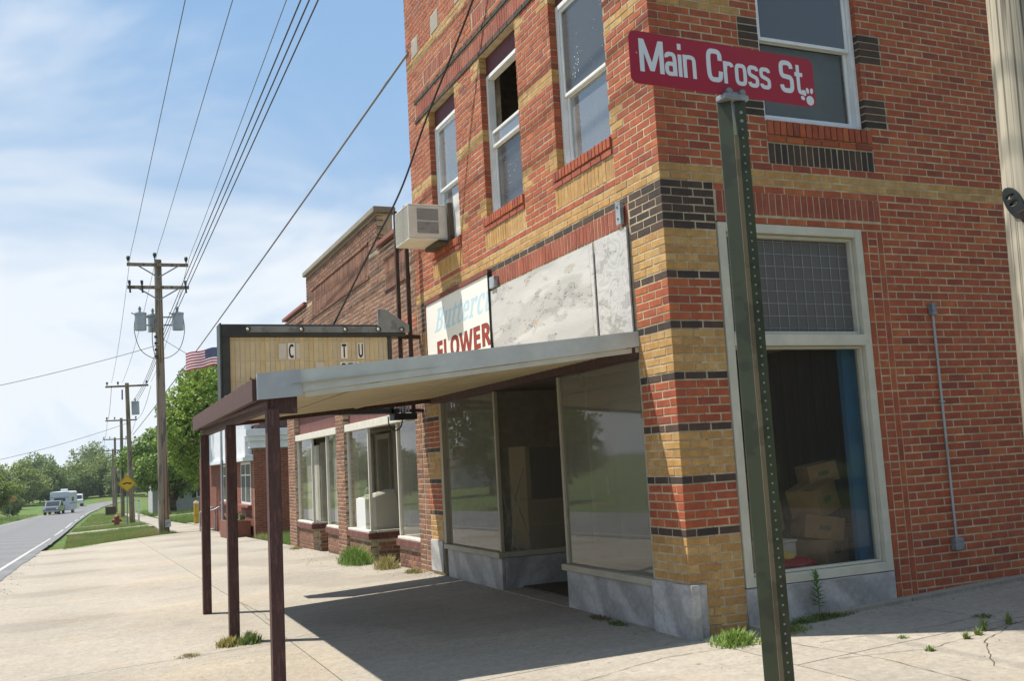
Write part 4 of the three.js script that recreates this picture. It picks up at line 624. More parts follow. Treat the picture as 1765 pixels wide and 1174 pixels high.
// ------------------------------------------------------------------ brown brick neighbour
const E2 = -15.82;
const brown = thing('brown_building', 'one storey brown brick shop row with a stepped parapet and two recessed entries', 'building');
{
  const bays = [[-10.65, -6.55, -9.25, -7.66], [-15.05, -11.25, -13.58, -12.3]];
  const core = wallCore(E2, -MZ - 0.012, -0.6, 4.72, 0.25, bays.map(([a, b]) => [a, b, -0.59, 2.62]), M.mortar, 'front_wall', brown, FACE_W, [0, 0, 0]);
  const up = part('parapet', box(-13.40, -8.085, 4.721, 5.33, -0.257, -0.007), M.mortar, core);
  part('end_wall', [box(E2 + 0.01, -6.30, -0.6, 4.7, -8, -7.8), box(E2, E2 + 0.22, -0.6, 4.71, -7.8, -0.26)], M.mortar, core);
  part('roof', box(E2 + 0.23, -6.32, 4.2, 4.3, -7.79, -0.26), M.darkMetal, core);
  const L = new Laying(core);
  for (let i = -8; i < 79; i++) {
    const hi = cy(i) > 4.70, y = cy(i + 0.5); if (cy(i + 1) > (hi ? 5.33 : 4.75)) continue;
    const cuts = bays.filter(() => y < 2.62).map(([a, b]) => [a, b]);
    const panels = hi ? [] : [[-15.6, -13.75], [-7.75, -6.5]]; if (y > 4.05 && y < 4.5) for (const p of panels) cuts.push(p);
    if (y > 4.42 && y < 4.95) cuts.push([-12.9, -8.6]);
    L.course(i, hi ? -13.40 : E2, hi ? -8.085 : -MZ - 0.014, y > 3.28 && y < 3.46 ? 'red' : 'brown', { cuts, anchor: -MZ });
    if (y < 2.62) { const mid = (bays[0][0] + bays[1][1]) / 2; }
  }
  for (const [a, b, c, d] of [[-15.6, -13.75, 4.06, 4.49], [-7.75, -6.5, 4.06, 4.49], [-12.9, -8.6, 4.43, 4.94]]) { const m = (c + d) / 2; L.soldiers(a + 0.02, b - 0.02, c, m, 'brown', { z: 0.0 }); L.soldiers(a + 0.02, b - 0.02, m, d, 'brown', { z: 0.004 }); L.soldiers(a, b, d + 0.004, d + 0.05, 'brown', { z: 0.02, p: 0.2, d: 0.07 }); L.soldiers(a, b, c - 0.05, c - 0.004, 'brown', { z: 0.02, p: 0.2, d: 0.07 }); }
  L.finish({ brick: 300 }, { brown: 'brick', red: 'brick' });
  // copings
  part('coping', [rbox(-13.46, -8.02, 5.335, 5.43, -0.30, 0.06, 0.012)], mat([0.27, 0.24, 0.19], 0.9, { map: T.metal }), core, 'pale stone coping of the raised parapet'); part('coping', [rbox(E2 - 0.05, -13.47, 4.765, 4.83, -0.30, 0.05), rbox(-8.015, -6.30, 4.765, 4.83, -0.30, 0.05)], mat([0.36, 0.13, 0.10], 0.8, { map: T.paintWood }), core);
  const S = new Laying(part('parapet_end', box(-0.26, -0.012, 4.721, 5.32, -0.012, 0.0), M.mortar, brown)); const pe = S.wall; pe.position.set(0.26, 0, -8.09); for (let i = 71; i < 79; i++) S.course(i, -0.26, 0, 'dark', {}); S.finish();
  // shop fronts
  bays.forEach(([a, b, l, r], k) => {
    const zb = -0.05; const wm = mat([0.70, 0.67, 0.58], 0.6, { map: T.metal }), capM = mat([0.20, 0.07, 0.055], 0.8, { map: T.paintWood });
    part('sign_board', box(a, b, 2.16, 2.62, -0.18, -0.10), mat([0.25, 0.10, 0.095], 0.75, { map: T.woodpanel }), core, 'maroon ribbed board over the shop front');
    part('head_beam', [rbox(a, b, 2.03, 2.155, -0.14, -0.015)], wm, core);
    const seg = (p, q) => {
      const sill = 0.34 - 0.02 * k; const bw = part('bulkhead', box(p, q, -0.6, sill - 0.1, zb - 0.1, zb), M.mortar, core);
      const Lb = new Laying(bw); for (let i = -6; cy(i + 1) < sill - 0.09; i++) Lb.course(i, p, q, 'brown', { z: zb + 0.007 }); Lb.finish();
      part('sill_board', rbox(p - 0.03, q + 0.03, sill - 0.098, sill, zb - 0.12, zb + 0.05), capM, core); part('sill', rbox(p, q, sill + 0.002, sill + 0.04, zb - 0.1, zb + 0.03), wm, core);
      part('pane', quad(p + 0.03, q - 0.03, sill + 0.042, 2.028, zb - 0.03), M.clearGlass, core); part('mullion', rbox(p, p + 0.04, sill + 0.042, 2.028, zb - 0.05, zb), wm, core); part('mullion', rbox(q - 0.04, q, sill + 0.042, 2.028, zb - 0.05, zb), wm, core);
      part('display_floor', box(p, q, sill - 0.05, sill - 0.002, -1.3, zb - 0.13), M.whiteRough, core); return sill;
    };
    const s1 = seg(a, l); seg(r, b);
    // returns into the entry
    for (const [u, sgn] of [[l, 1], [r, -1]]) { const rb = part('bulkhead', box(u - 0.05, u + 0.05, -0.6, s1 - 0.1, -1.3, zb - 0.101), M.mortar, core); part('sill_board', rbox(u - 0.07, u + 0.075, s1 - 0.098, s1, -1.3, zb - 0.122), capM, core); part('sill', rbox(u - 0.05, u + 0.05, s1 + 0.002, s1 + 0.04, -1.3, zb - 0.102), wm, core); part('pane', new THREE.PlaneGeometry(1.14, 2.028 - s1 - 0.042).rotateY(Math.PI / 2).translate(u, (2.028 + s1 + 0.042) / 2, -0.72), M.clearGlass, core); part('mullion', rbox(u - 0.02, u + 0.02, s1 + 0.042, 2.028, -1.33, -1.29), wm, core);
      if (sgn > 0) { const f = new Laying(part('return_face', box(-1.25, -0.16, -0.6, s1 - 0.1, -0.06, -0.055), M.mortar, brown)); f.wall.rotation.y = 0; f.wall.position.set(0, 0, u + 0.112); f.wall.scale.set(-1, 1, 1); f.wall.scale.set(1, 1, 1); f.wall.position.set(1.41, 0, u + 0.112); for (let i = -6; cy(i + 1) < s1 - 0.09; i++) f.course(i, -1.25, -0.16, 'brown', { z: -0.045 }); f.finish(); } }
    part('soffit', box(a, b, 2.10, 2.157, -1.35, -0.145), M.plaster, core);
    const back = part('back_wall', [box(a + 0.01, l, -0.4, 2.15, -1.42, -1.36), box(r, b - 0.01, -0.4, 2.15, -1.42, -1.36)], k ? M.whiteRough : M.woodPanel, core);
    const d = part('entry_door', frameBars(l + 0.1, r - 0.1, -0.25, 2.05, 0.1, -1.42, -1.36), wm, core); part('pane', quad(l + 0.2, r - 0.2, -0.15, 1.95, -1.39), M.shopGlass, d); part('entry_slab', box(l + 0.051, r - 0.051, -0.6, -0.14 - 0.08 * k, -1.3, -0.02), M.roughConc, core);
    if (k) { part('white_screen', [box(-13.66, -13.63, 0.36, 1.95, -1.25, -0.24), box(-12.25, -11.35, 0.36, 2.0, -0.20, -0.185), box(-15.0, -13.70, 0.36, 1.9, -0.24, -0.225)], M.whiteRough, core, 'white sheets behind the glass'); }
  });
  // piers between the bays reach the ground
}
{
  const s = thing('bathroom_sink', 'white ceramic sink with a tap leaning in the display window of the brown shop', 'sink', [0.42, 0.345, -9.9], 0.2);
  const sh = [[-0.36, 0], [0.36, 0], [0.30, 0.16], [0.16, 0.62], [-0.36, 0.50]]; part('basin', metric(extr(sh, 0.34, 0.02).translate(0, 0.02, -0.17)), M.white, s);
  part('bowl_rim', new THREE.TorusGeometry(0.15, 0.02, 8, 24).rotateX(Math.PI / 2).scale(1.3, 1, 0.8).translate(-0.08, 0.58, 0), M.white, s); part('tap', tube([[-0.26, 0.54, 0], [-0.28, 0.66, 0], [-0.24, 0.70, 0], [-0.19, 0.66, 0]], 0.018, 16, 8), M.galv, s);
}

// ------------------------------------------------------------------ small red brick office further on
{
  const zf = -22.2, t = thing('brick_office', 'low red brick office with a deep white fascia beyond the brown shops', 'building', [0, G(0, zf), zf]);
  const m = mat([0.34, 0.30, 0.24], 0.95, { map: T.mortar });
  const end = part('end_wall', box(0.25, 9, -0.4, 2.46, -0.25, -0.007), m, t), L = new Laying(end); for (let i = -2; i < 36; i++) L.course(i, 0.245, 5, 'office', {}); L.finish();
  const fr = part('front_wall', [box(-1.95, 0.24, -0.6, 2.46, -0.257, -0.007)], m, t); fr.rotation.y = FACE_W; fr.position.set(0.245, 0, -0.25); const F = new Laying(fr);
  // front runs away from the camera: local u = world z
  fr.geometry = metric(new THREE.BoxGeometry(14, 3.0, 0.25).translate(-7, 0.96, -0.132)); for (let i = -6; i < 36; i++) F.course(i, -14, -0.0, 'office', { cuts: cy(i) > 0.85 ? [[-2.35, -0.4], [-6.5, -4.5]] : [] }); F.finish();
  for (const [a, b] of [[-2.33, -0.42], [-6.48, -4.52]]) { const w = part('window', frameBars(a, b, 0.86, 2.10, 0.07, -0.05, 0.004), M.whiteAlu, fr); part('pane', quad(a + 0.06, b - 0.06, 0.9, 2.06, 0.0015), mat([0.10, 0.11, 0.12], 0.15), w); part('glazing_bar', [rbox((a + b) / 2 - 0.025, (a + b) / 2 + 0.025, 0.93, 2.03, -0.01, 0.012), rbox(a + 0.07, b - 0.07, 1.7, 1.74, -0.01, 0.011)], M.whiteAlu, w); part('sill', rbox(a - 0.1, b + 0.1, 0.78, 0.855, 0.0, 0.12), mat([0.26, 0.08, 0.05], 0.85, { map: T.grain }), w); }
  const wh = mat([0.70, 0.74, 0.78], 0.6, { map: T.metal });
  part('fascia', [rbox(0.12, 9.2, 2.47, 2.66, -0.27, 0.14), rbox(0.06, 9.2, 2.662, 2.80, -0.27, 0.20), rbox(0.0, 9.2, 2.802, 3.0, -0.27, 0.26), rbox(-0.06, 0.235, 2.12, 2.23, -10.3, -0.02), rbox(0.0, 0.235, 2.232, 2.30, -10.25, -0.02), rbox(0.04, 0.235, 2.302, 3.6, -10.2, -0.28)], wh, t);
  part('roof', metric(extr([[0.25, 3.0], [9.2, 3.0], [8, 3.9], [1.2, 3.9]], 14).translate(0, 0.005, -14)), mat([0.13, 0.085, 0.075], 0.9, { map: T.grain }), t);
  const p = thing('brick_planter', 'small red brick planter at the foot of the low office wall', 'planter', [-0.12, G(-0.12, -23.0), -23.0]); part('planter_wall', [rbox(-0.33, 0.3, -0.1, 0.46, -1.3, 0.4)], mat([0.22, 0.08, 0.05], 0.9, { map: T.grain }), p); part('soil', box(-0.27, 0.24, 0.461, 0.475, -1.24, 0.34), M.dirt, p); const lv = []; for (let k = 0; k < 60; k++) lv.push(xf(new THREE.PlaneGeometry(0.07, 0.12), rr(-0.24, 0.22), 0.5 + rnd() * 0.12, rr(-1.2, 0.3), rr(-0.5, 0.5), rnd() * 6)); part('leaves', lv, mat([0.16, 0.15, 0.06], 1, { side: THREE.DoubleSide }), p);
}

// ------------------------------------------------------------------ plants
const leafGeo = (() => { const l = []; for (let k = 0; k < 7; k++) { const g = new THREE.BufferGeometry(), w = 0.16, h = 0.46; g.setAttribute('position', new THREE.Float32BufferAttribute([0, 0, 0, w, h * 0.45, 0.05, 0, h, 0, -w, h * 0.45, 0.05], 3)); g.setAttribute('uv', new THREE.Float32BufferAttribute([0.5, 0, 1, 0.5, 0.5, 1, 0, 0.5], 2)); g.setIndex([0, 1, 2, 0, 2, 3]); g.computeVertexNormals(); l.push(xf(clean(g), rr(-0.35, 0.35), rr(-0.35, 0.3), rr(-0.35, 0.35), rr(-1.2, 1.2), rnd() * 6.3, rr(-1, 1))); } return mergeGeometries(l); })();
const leafMat = (c) => new THREE.MeshPhysicalMaterial({ color: lin(...c), roughness: 0.9, transmission: 0.28, thickness: 0, side: THREE.DoubleSide });
const leafMats = { mid: leafMat([1, 1, 1]), crown: leafMat([1, 1, 1]) }; leafMats.crown.vertexColors = true;
function crown(parent, lobes, n, size, base, vary = 0.35) {
  const src = leafGeo.attributes.position.array, nn = leafGeo.attributes.normal.array, nv = leafGeo.attributes.position.count, P = new Float32Array(n * nv * 3), N = new Float32Array(n * nv * 3), Cc = new Float32Array(n * nv * 3), m = new THREE.Matrix4(), q = new THREE.Quaternion(), e = new THREE.Euler(), v = new THREE.Vector3(), tot = lobes.reduce((s, l) => s + l[3] * l[4] * l[3], 0);
  let k = 0; for (const [x, y, z, r, ry] of lobes) { const cnt = Math.round(n * r * ry * r / tot), ph = rnd() * 10; for (let i = 0; i < cnt && k < n; i++) { const u = rnd() * 2 - 1, a = rnd() * 6.283, s = Math.sqrt(1 - u * u), bump = 0.72 + 0.5 * fbm(Math.cos(a) * s * 0.3 + ph, u * 0.3 + 0.4 + Math.sin(a) * s * 0.2, 8, 3), d = Math.pow(rnd(), 0.36) * bump, sc = size * rr(0.6, 1.3); e.set(rnd() * 6, rnd() * 6, rnd() * 6); q.setFromEuler(e); m.compose(V3(x + Math.cos(a) * s * d * r, y + u * d * ry, z + Math.sin(a) * s * d * r), q, V3(sc, sc, sc)); const w = 1 + vary * (rnd() - 0.5) * 2, yl = rnd(), c = [base[0] * w * (1 + 0.25 * yl), base[1] * w, base[2] * w * (1 - 0.2 * yl)];
    for (let t = 0; t < nv; t++) { const o = (k * nv + t) * 3; v.fromArray(src, t * 3).applyMatrix4(m); P[o] = v.x; P[o + 1] = v.y; P[o + 2] = v.z; v.fromArray(nn, t * 3).applyQuaternion(q); N[o] = v.x; N[o + 1] = v.y; N[o + 2] = v.z; Cc[o] = c[0]; Cc[o + 1] = c[1]; Cc[o + 2] = c[2]; } k++; } }
  const g = new THREE.BufferGeometry(), L = k * nv * 3; g.setAttribute('position', new THREE.BufferAttribute(P.slice(0, L), 3)); g.setAttribute('normal', new THREE.BufferAttribute(N.slice(0, L), 3)); g.setAttribute('color', new THREE.BufferAttribute(Cc.slice(0, L), 3)); return part('crown', g, leafMats.crown, parent);
}
const bark = mat([0.11, 0.085, 0.065], 0.95, { map: T.pole, bumpMap: T.poleB, bumpScale: 0.01 });
function tree(label, x, z, h, r, o = {}) {
  const t = thing(o.name || 'tree', label, o.cat || 'tree', [x, G(x, z) + (o.dy || 0), z], 0, o.group), th = h * (o.trunk ?? 0.3), tr = o.tr || 0.035 * h;
  const tg = [tube([[0, -0.3, 0], [0.03 * h * rr(-1, 1), th * 0.6, 0.02 * h], [0.04 * h * rr(-1, 1), h * 0.62, 0]], tr, 10, 8)]; for (let k = 0; k < 5; k++) { const a = k * 1.3 + rnd(); tg.push(rod([0, th * rr(0.8, 1.3), 0], [Math.cos(a) * r * 0.55, h * rr(0.5, 0.75), Math.sin(a) * r * 0.55], tr * 0.5, 6, tr * 0.2)); }
  part('trunk', tg, bark, t);
  const lobes = []; const n = o.lobes || 9; for (let k = 0; k < n; k++) { const f = (k + 0.5) / n, a = k * 2.4 + rnd(), wv = Math.sin(Math.PI * Math.pow(f, 0.75)) * 0.55; lobes.push([Math.cos(a) * r * wv, lerp(th + (h - th) * 0.16, h - (h - th) * 0.14, f), Math.sin(a) * r * wv, r * rr(0.42, 0.62) * (0.75 + 0.4 * Math.sin(Math.PI * f)), (h - th) * rr(0.16, 0.24)]); }
  crown(t, lobes, o.n || 1500, o.leaf || 0.6, o.col || [0.075, 0.135, 0.025]); return t;
}
{
  tree('bushy green maple beside the low brick office, in front of the grey house', 1.75, -45, 8.2, 2.6, { name: 'maple_tree', n: 9000, leaf: 0.34, trunk: 0.16, col: [0.21, 0.34, 0.055], lobes: 16 });
  tree('round green tree behind the yellow road sign', 2.6, -78, 7.5, 4.0, { n: 3500, leaf: 0.55, trunk: 0.14, col: [0.15, 0.26, 0.05] });
  tree('taller green tree behind the grey house', 7.5, -112, 12, 5.5, { n: 3200, leaf: 0.8, col: [0.13, 0.24, 0.05] });
  // left of the road
  tree('small light green tree on the verge at the left edge of the photo', -13.2, -118, 5.2, 2.8, { name: 'verge_tree', n: 2600, leaf: 0.45, trunk: 0.2, col: [0.19, 0.27, 0.06] });
  tree('low dark shrub on the left verge behind the light green tree', -13.2, -150, 3.0, 1.8, { name: 'verge_shrub', cat: 'shrub', n: 900, leaf: 0.45, trunk: 0.05, col: [0.13, 0.20, 0.05] });
  const L = ['tall', 'broad', 'dense', 'leaning', 'rounded', 'ragged']; const tones = [[0.15, 0.235, 0.066], [0.175, 0.265, 0.068], [0.20, 0.29, 0.078], [0.16, 0.245, 0.082], [0.215, 0.30, 0.082]];
  let k = 0; for (const [x, z, h, r] of [[-27, -172, 13, 6], [-22, -186, 11, 5], [-30, -205, 15, 7], [-19, -205, 12, 5], [-16, -228, 12, 5.5], [-11, -240, 13, 5.5], [-5.5, -250, 12, 5.5], [0, -252, 13, 5.5], [5, -244, 12, 5], [9.5, -232, 13, 5.5], [14, -216, 13, 5.5], [17, -190, 12, 5], [11, -165, 10, 4.5], [7, -138, 9, 4], [14, -140, 12, 5], [21, -240, 16, 7], [-36, -230, 17, 8], [-24, -238, 16, 7], [-2, -272, 18, 8], [12, -268, 18, 8], [-14, -268, 18, 8], [-40, -180, 16, 7], [20, -160, 14, 6]])
    { tree(['dark', 'mid', 'pale', 'blue', 'bright'][k % 5] + ' green ' + L[k % 6] + ' tree in the distant wood where the road bends', x, z, h * rr(0.62, 0.82), r, { n: 1500, leaf: 1.0, trunk: 0.06, col: tones[k % 5], group: 'trees of the distant wood', lobes: 11 }); k++; }
}
// far undergrowth that closes the wood
{
  const o = new THREE.Group(); const im = new THREE.InstancedMesh(leafGeo, leafMats.mid, 14000), m = new THREE.Matrix4(), q = new THREE.Quaternion(), e = new THREE.Euler(), c = new THREE.Color();
  for (let i = 0; i < 14000; i++) { const a = rnd(), x = lerp(-75, 75, a), zz = -255 - 20 * Math.sin(a * Math.PI) + rr(-12, 12) + (x > 24 ? (x - 24) * 1.4 : 0), y = G(x, zz) + Math.max(0, 0.02 * (-215 - zz)) + Math.pow(rnd(), 1.4) * (5 + 4 * fbm(x * 0.01 + 0.5, 0.2, 16, 3)); e.set(rnd() * 6, rnd() * 6, rnd() * 6); const s = rr(1.0, 2.0), v = rr(0.7, 1.25); m.compose(V3(x, y, zz), q.setFromEuler(e), V3(s, s, s)); im.setMatrixAt(i, m); c.setRGB(0.17 * v, 0.25 * v, 0.075 * v); im.setColorAt(i, c); }
  im.name = 'undergrowth'; im.userData = { kind: 'stuff', label: 'mass of far green undergrowth closing the end of the road', category: 'undergrowth' }; shadowOn(im); scene.add(im);
}
// grass on the verges
const bladeGeo = (() => { const l = []; for (let k = 0; k < 7; k++) { const g = new THREE.BufferGeometry(), w = rr(0.006, 0.011), h = rr(0.6, 1.0), b = rr(0.1, 0.4); g.setAttribute('position', new THREE.Float32BufferAttribute([-w, 0, 0, w, 0, 0, w * 0.7, h * 0.55, b * 0.3, -w * 0.7, h * 0.55, b * 0.3, 0, h, b], 3)); g.setAttribute('uv', new THREE.Float32BufferAttribute(new Float32Array(10), 2)); g.setIndex([0, 1, 2, 0, 2, 3, 3, 2, 4]); g.computeVertexNormals(); l.push(xf(clean(g), rr(-0.06, 0.06), 0, rr(-0.06, 0.06), 0, rnd() * 6.3)); } return mergeGeometries(l); })();
{
  const quads = [[[-4.75, -27.6], [-1.3, -33.5], [-1.3, -45.5], [-4.8, -45.5], 9000, 0.11], [[-4.7, -49.4], [-1.2, -49.4], [-1.2, -59.8], [-4.5, -59.8], 4500, 0.13], [[-4.4, -62.2], [-1.0, -62.2], [-0.8, -110], [-3.2, -110], 5000, 0.16], [[0.5, -45], [6, -45], [6, -65], [0.5, -65], 5000, 0.18], [[0.7, -71], [9, -71], [9, -100], [0.7, -100], 4000, 0.2], [[-20, -70], [-11.6, -70], [-10.0, -150], [-24, -150], 7000, 0.26], [[0.05, -16.7], [4, -16.7], [4, -21.8], [0.05, -21.8], 3000, 0.14]];
  let n = 0; for (const q of quads) n += q[4]; const im = new THREE.InstancedMesh(bladeGeo, leafMats.mid, n), m = new THREE.Matrix4(), q4 = new THREE.Quaternion(), c = new THREE.Color(), Y = V3(0, 1, 0); let k = 0;
  for (const [a, b, c2, d, cnt, s] of quads) for (let i = 0; i < cnt; i++) { const u = rnd(), v = rnd(), x = lerp(lerp(a[0], b[0], u), lerp(d[0], c2[0], u), v), z = lerp(lerp(a[1], b[1], u), lerp(d[1], c2[1], u), v); const dry = sstep(0.5, 0.66, fbm(x * 0.04 + 0.5, z * 0.03 + 0.5, 16, 3)), sc = s * rr(0.6, 1.3) * (0.6 + 0.9 * fbm(x * 0.05, z * 0.05, 16, 2)), w = 1 + (-z > 40 ? 1.5 : 0.8); m.compose(V3(x, G(x, z) - 0.09, z), q4.setFromAxisAngle(Y, rnd() * 6.3), V3(sc * w, sc + 0.07, sc * w)); im.setMatrixAt(k, m); const t = rr(0.75, 1.25); c.setRGB(t * lerp(0.185, 0.33, dry), t * lerp(0.275, 0.30, dry), t * lerp(0.060, 0.12, dry)); im.setColorAt(k++, c); }
  im.name = 'grass'; im.userData = { kind: 'stuff', label: 'mown green grass on the verges beside road and buildings', category: 'grass' }; shadowOn(im); scene.add(im);
}
function weed(label, x, z, n, h, spread, col, o = {}) {
  const t = thing('weed_tuft', label, 'weed', [x, G(x, z) + (o.y || 0), z]); const l = [];
  for (let k = 0; k < n * 1.7; k++) { const a = rnd() * 6.3, d = Math.pow(rnd(), 0.7) * spread * (0.7 + 0.5 * rnd()), hh = h * rr(0.4, 1) * (1 - 0.5 * d / spread), w = rr(0.002, 0.005), lean = rr(0.1, 0.9) * hh, g = new THREE.BufferGeometry(); g.setAttribute('position', new THREE.Float32BufferAttribute([-w, 0, 0, w, 0, 0, w * 1.3, hh * 0.55, lean * 0.35, -w * 1.3, hh * 0.55, lean * 0.35, 0, hh * 0.95, lean], 3)); g.setAttribute('uv', new THREE.Float32BufferAttribute(new Float32Array(10), 2)); g.setIndex([0, 1, 2, 0, 2, 3, 3, 2, 4]); g.computeVertexNormals(); l.push(xf(clean(g), Math.cos(a) * d * (o.sx || 1), -0.01, Math.sin(a) * d * (o.sz || 1), 0, rnd() * 6.3)); }
  part('blades', l, leafMat(col), t); return t;
}
weed('bright green weed clump on the pavement in front of the corner pier', 0.14, 0.33, 420, 0.15, 0.17, [0.20, 0.30, 0.05], { sx: 1.1 });
weed('low yellow green weeds beside the street sign post, right of the bright clump', 0.62, 0.28, 260, 0.10, 0.16, [0.21, 0.25, 0.06], { sx: 1.4 });
weed('long mat of shaded weeds along the foot of the side wall marble', 1.12, 0.12, 520, 0.085, 0.33, [0.13, 0.17, 0.04], { sx: 1.2, sz: 0.25 });
weed('tall green weed patch growing against the brown shop wall', -0.28, -9.0, 700, 0.42, 0.42, [0.14, 0.24, 0.035], { sx: 0.5, sz: 1.4 });
weed('dry straw coloured weeds at the brown shop entry', -0.2, -7.55, 260, 0.28, 0.26, [0.30, 0.27, 0.10], { sx: 0.7, sz: 1.3 });
weed('dry weeds at the foot of the pier between brown and red brick', -0.15, -6.4, 130, 0.12, 0.2, [0.26, 0.24, 0.09], { sx: 0.6 });
weed('yellowed tuft at the foot of the middle awning post', -2.99, -2.98, 260, 0.13, 0.13, [0.33, 0.29, 0.08]);
weed('green tuft on the right of the middle awning post', -2.82, -2.93, 170, 0.17, 0.10, [0.15, 0.22, 0.04]);
weed('flat dry grass tuft on the pavement left of the middle post', -3.35, -2.75, 130, 0.05, 0.13, [0.30, 0.27, 0.13]);
weed('small brown weed patch under the right display window', -0.07, -1.35, 130, 0.06, 0.14, [0.16, 0.12, 0.05], { sx: 0.5, sz: 1.5 });
weed('small green weed cushion under the right display window', -0.09, -1.0, 170, 0.06, 0.10, [0.13, 0.18, 0.04], { sx: 0.6, sz: 1.3 });
weed('shaded green tuft in the pavement joint below the conduit', 1.92, 0.95, 70, 0.05, 0.08, [0.12, 0.17, 0.04]);
weed('small sprout in the sunlit pavement crack, nearest the street sign', 0.86, 1.45, 60, 0.07, 0.03, [0.17, 0.25, 0.05]);
weed('low sprout in the pavement crack below the shadow edge', 1.02, 1.05, 45, 0.05, 0.05, [0.17, 0.22, 0.06]);
weed('thin sprout in the pavement crack, leftmost of the row at lower right', 1.27, 1.37, 30, 0.09, 0.02, [0.19, 0.24, 0.06]);
weed('thin sprout in the pavement crack, middle of the row at lower right', 1.42, 1.34, 30, 0.09, 0.025, [0.17, 0.23, 0.05]);
weed('taller thin sprout in the pavement crack, right of the row at lower right', 1.54, 1.28, 26, 0.16, 0.018, [0.15, 0.22, 0.05]);
weed('weed sprout in the pavement crack at the right edge of the photo', 1.82, 1.25, 26, 0.13, 0.02, [0.18, 0.23, 0.06]);
weed('weeds round the foot of the pole with three transformers', -1.35, -31.9, 200, 0.25, 0.35, [0.12, 0.20, 0.04]);
weed('weeds along the foot of the brown shop left pier', -0.15, -14.4, 160, 0.10, 0.3, [0.24, 0.22, 0.08], { sx: 0.5 });
{
  const x = 1.13, z = 0.075, t = thing('tall_weed', 'single upright leafy green weed in front of the grey marble panel', 'weed', [x, G(x, z) + 0.03, z]); const l = [], st = [tube([[0, -0.02, 0], [0.004, 0.15, 0.005], [-0.01, 0.30, 0.0]], 0.004, 10, 6)];
  for (let k = 0; k < 40; k++) { const f = k / 40, y = 0.06 + 0.25 * f, a = k * 2.4, len = 0.085 * (1 - 0.35 * f) * rr(0.8, 1.1), w = 0.011, g = new THREE.BufferGeometry(); g.setAttribute('position', new THREE.Float32BufferAttribute([0, 0, 0, w, 0.018, len * 0.45, 0, 0.012 + 0.02 * f, len, -w, 0.018, len * 0.45], 3)); g.setAttribute('uv', new THREE.Float32BufferAttribute(new Float32Array(8), 2)); g.setIndex([0, 1, 2, 0, 2, 3]); g.computeVertexNormals(); l.push(xf(clean(g), 0, y, 0, -0.5 * f, a)); }
  part('stem', st, leafMat([0.14, 0.19, 0.05]), t); part('leaves', l, leafMat([0.10, 0.20, 0.045]), t);
}

// ------------------------------------------------------------------ poles and lines
function tapered(h, r0, r1, seg = 20) { const g = new THREE.CylinderGeometry(r1, r0, h, seg, 24, false).translate(0, h / 2, 0), p = g.attributes.position, uv = g.attributes.uv; for (let i = 0; i < p.count; i++) { const x = p.getX(i), y = p.getY(i), z = p.getZ(i), n = 1 + 0.05 * (fbm(Math.atan2(z, x) / 6.283 + 0.5, y * 0.05, 8, 3) - 0.5); p.setX(i, x * n); p.setZ(i, z * n); uv.setY(i, y * 0.4); } g.computeVertexNormals(); return g; }
const insul = (x, y, z, s = 1) => [cyl(0.03 * s, 0.05 * s, 0.08 * s, 10).translate(x, y + 0.1 * s, z), cyl(0.06 * s, 0.04 * s, 0.05 * s, 10).translate(x, y + 0.17 * s, z), cyl(0.015 * s, 0.015 * s, 0.12 * s, 8).translate(x, y + 0.04 * s, z)];
